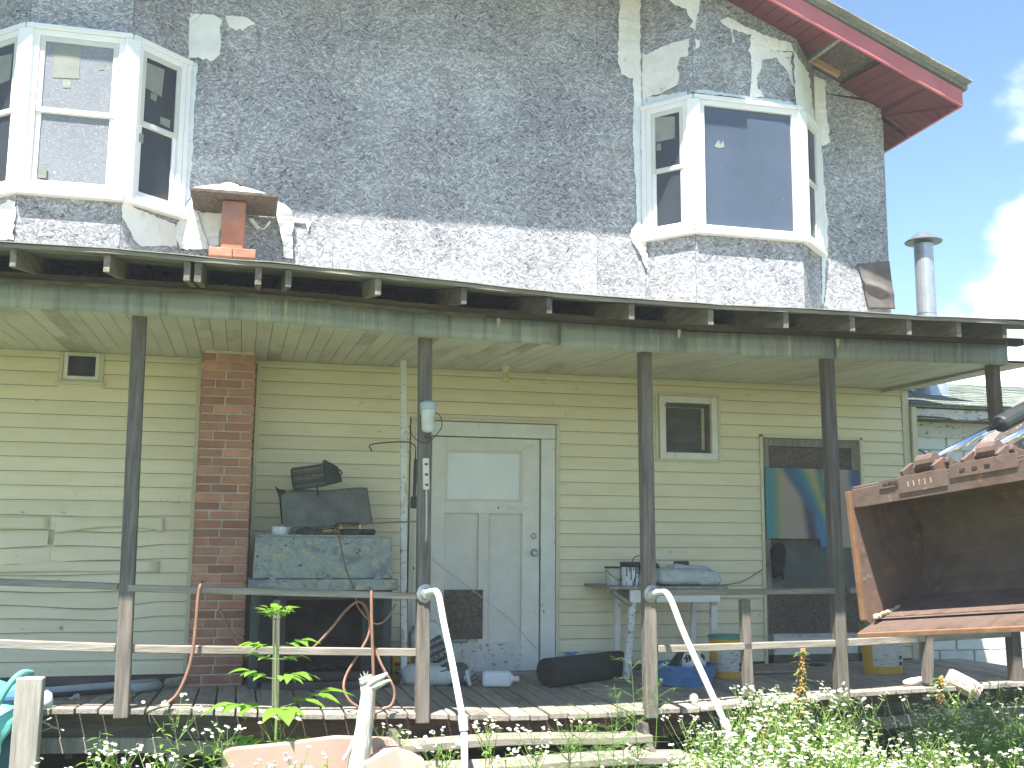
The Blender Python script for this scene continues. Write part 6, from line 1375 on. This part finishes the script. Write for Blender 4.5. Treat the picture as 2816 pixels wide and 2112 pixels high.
# feathery asparagus-like weeds
def feather(px, py, Y, rs, label, h=None, sprays=16):
    rr = random.Random(rs); pl = Plant(); tp_ = at(px, py, Y); h = tp_.z if h is None else h; z0 = tp_.z-h
    pl.st.tube([(0, 0, 0), (.02, .0, h*.5), (0, 0, h)], [.004, .003, .0015], 5, False)
    for i in range(sprays):
        t = rr.uniform(.25, 1); a = rr.uniform(0, 6.28); L = h*.42*(1.2-.7*t); p = Vector((.02*math.sin(t*3), 0, h*t)); d = Vector((math.cos(a), math.sin(a)*.7, .35))
        q = p+d*L; pl.st.tube([p, p.lerp(q, .5)+Vector((0, 0, .02)), q-Vector((0, 0, .02))], [.002, .0015, .001], 4, False)
        for k in range(16):
            s = rr.uniform(.15, 1); b = p.lerp(q, s); aa = rr.uniform(0, 6.28); leafblade(pl.lf, b, (math.cos(aa), math.sin(aa), rr.uniform(-.2, .9)), (0, 0, 1), rr.uniform(.018, .04), .0035, .1, 2)
    return plant_thing('feathery_weed', label, 'weed', pl, (tp_.x, Y, z0), (FERN, FERN, PETAL, DISK), 'feathery weeds by the steps')
for i, (x, y, Y, lb) in enumerate(((1590, 1960, -2.95, 'left feathery weed before the steps'), (1680, 1945, -2.9, 'middle feathery weed before the steps'), (1745, 1955, -2.85, 'right feathery weed before the steps'), (1640, 2000, -3.05, 'low feathery weed before the steps'), (1710, 2020, -3.1, 'lowest feathery weed before the steps'), (1560, 2040, -3.1, 'feathery weed at the left of the steps'))): feather(x, y, Y, 400+i, lb, sprays=20)
feather(1735, 1810, -2.12, 420, 'spindly weed growing through the deck by the post before the table', .62, 12)
feather(1690, 1880, -2.14, 421, 'short spindly weed at the deck edge before the table', .38, 9)
feather(1800, 1800, -2.16, 422, 'thin weed climbing the face of the post before the table', .62, 7)
# curly dock seed spikes
def dock(px, py, Y, rs, label):
    rr = random.Random(rs); pl = Plant(); tp_ = at(px, py, Y); h = tp_.z
    pl.st.tube([(0, 0, 0), (.02, 0, h*.5), (.05, 0, h)], [.007, .006, .003], 6, False)
    for i in range(520):
        t = rr.uniform(.42, 1)**.8; a = rr.uniform(0, 6.28); r_ = .085*(1.12-t)+.008; p = Vector((.05*t*t+r_*math.cos(a)*rr.random(), r_*math.sin(a)*rr.random(), h*t))
        s = rr.uniform(.005, .009); b = len(pl.dk.v); pl.dk.v += [tuple(p+Vector(v)*s) for v in ((1,0,0),(-1,0,0),(0,1,0),(0,-1,0),(0,0,1.2),(0,0,-1.2))]
        pl.dk.f += [tuple(b+j for j in q) for q in ((0,2,4),(2,1,4),(1,3,4),(3,0,4),(2,0,5),(1,2,5),(3,1,5),(0,3,5))]
    for i in range(70):
        t = rr.uniform(.15, .98); a = rr.uniform(0, 6.28); leafblade(pl.lf, (.04*t, 0, h*t), (math.cos(a), math.sin(a), .3), (0, 0, 1), rr.uniform(.06, .10), .018, .4)
    return plant_thing('dock_plant', label, 'weed', pl, (tp_.x-.04, Y, 0), (STALK, LEAF, PETAL, SEED), names=('stalk', 'leaves', 'petals', 'seed_spike'))
dock(2205, 1785, -2.45, 1, 'tall brown seeded dock before the boarded doorway')
dock(2585, 1860, -2.55, 2, 'brown seeded dock before the ribbed pink jar')
dock(2105, 1965, -2.7, 3, 'short reddish dock spike left of the tall dock')
dock(2330, 2030, -3.0, 4, 'dry dock stalk at the bottom right among the flowers')
# dense flower bed on the right: nobody could count it
def merge(dst, src, loc, rz, s):
    c, n = math.cos(rz)*s, math.sin(rz)*s
    for a in ('st', 'lf', 'pt', 'dk'):
        d, m = getattr(dst, a), getattr(src, a); b = len(d.v)
        d.v += [(v[0]*c-v[1]*n+loc[0], v[0]*n+v[1]*c+loc[1], v[2]*s+loc[2]) for v in m.v]; d.f += [tuple(i+b for i in f) for f in m.f]
protos = [fleabane(.46, 700+i, 4, 2.6, .0098) for i in range(10)]; greens = [fleabane(.40, 720+i, 1, 2.3, .012) for i in range(6)]
bed = Plant(); rr = random.Random(11); cnt = 0
while cnt < 480:
    px = rr.uniform(1860, 2960); up_px = lerp([1860, 1950, 2050, 2150, 2300, 2450, 2600, 2800, 2960], [2040, 1960, 1915, 1900, 1895, 1935, 1885, 1870, 1860], px)
    s_ = rr.random()**.8; py = up_px+s_*(2160-up_px); Y = -2.35-2.3*s_+rr.uniform(-.12, .12); t = at(px, py, Y); h = t.z
    if 2350 < px < 2480 and s_ < .45 and rr.random() < .75: continue
    if h < .12: continue
    merge(bed, rr.choice(protos) if rr.random() < .72 else rr.choice(greens), (t.x, Y, 0), rr.uniform(0, 6.28), h/.48); cnt += 1
for _ in range(90):
    px = rr.uniform(110, 1880); Y = rr.uniform(-3.9, -3.3); t = at(px, rr.uniform(2075, 2150), Y)
    if t.z > .05: merge(bed, rr.choice(protos) if rr.random() < .16 else rr.choice(greens), (t.x, Y, 0), rr.uniform(0, 6.28), t.z/.48)
bedo = bpy.data.objects.new('flower_bed', None); COL.objects.link(bedo); tag(bedo, 'dense bed of white flowering fleabane along the bottom right', 'flower bed', None, 'stuff')
for nm, mb, mt in (('stalks', bed.st, STALK), ('leaves', bed.lf, LEAF), ('petals', bed.pt, PETAL), ('flower_centres', bed.dk, DISK)):
    o = link(nm, mb.mesh(nm, True), mt, bedo); o['kind'] = 'stuff'
# rough grass on the ground before the porch
gm = MB(); rr = random.Random(3)
for _ in range(5200):
    X = rr.uniform(-3, 6); Y = rr.uniform(-6.2, -2.3); a = rr.uniform(0, 6.28); leafblade(gm, (X, Y, 0), (math.cos(a)*.5, math.sin(a)*.5, 1), (math.sin(a), -math.cos(a), .1), rr.uniform(.08, .22), .008, .2, 2)
for _ in range(500):
    X = rr.uniform(-1.6, 1.0); Y = rr.uniform(-2.9, -1.6); a = rr.uniform(0, 6.28); leafblade(gm, (X, Y, rr.uniform(0, .14)), (math.cos(a), math.sin(a), .5), (0, 0, 1), rr.uniform(.05, .09), .035, .4, 3)
o = obj('rough_grass', gm, LEAF, smooth=True); tag(o, 'rough green grass and ground weeds before the porch', 'grass', None, 'stuff')
# lawn further out, lit by the sun (throws its green light up under the porch)
g = MB(); g.grid(lambda u, v: Vector((-14+u*30, -26+v*20, .012+.02*n3(u*30, v*20))), 30, 20); struct(obj('lawn', g, M('lawn_green', (.15, .18, .07), (.26, .27, .13), 3, rough=1, bump=.4, rnd=0, spots=[((.34, .31, .22), 1.2, .5, .62, (1,1,1))]), smooth=True))

# thin even haze volume, added to imitate lens veil and lift the blacks
hz = MB().box(-310, 310, -310, 310, -1.05, 9.5); ho = obj('haze', hz, None); ho['kind'] = 'stuff'; ho['label'] = 'thin added haze standing in for lens veil'; ho['category'] = 'haze'
mt = bpy.data.materials.new('haze'); mt.use_nodes = True; t = mt.node_tree; t.nodes.clear()
vo = t.nodes.new('ShaderNodeOutputMaterial'); pv = t.nodes.new('ShaderNodeVolumePrincipled'); pv.inputs['Density'].default_value = .0033; pv.inputs['Color'].default_value = (.93, .97, 1, 1); pv.inputs['Anisotropy'].default_value = .2
t.links.new(pv.outputs[0], vo.inputs['Volume']); ho.data.materials.append(mt); sc.cycles.volume_bounces = 0
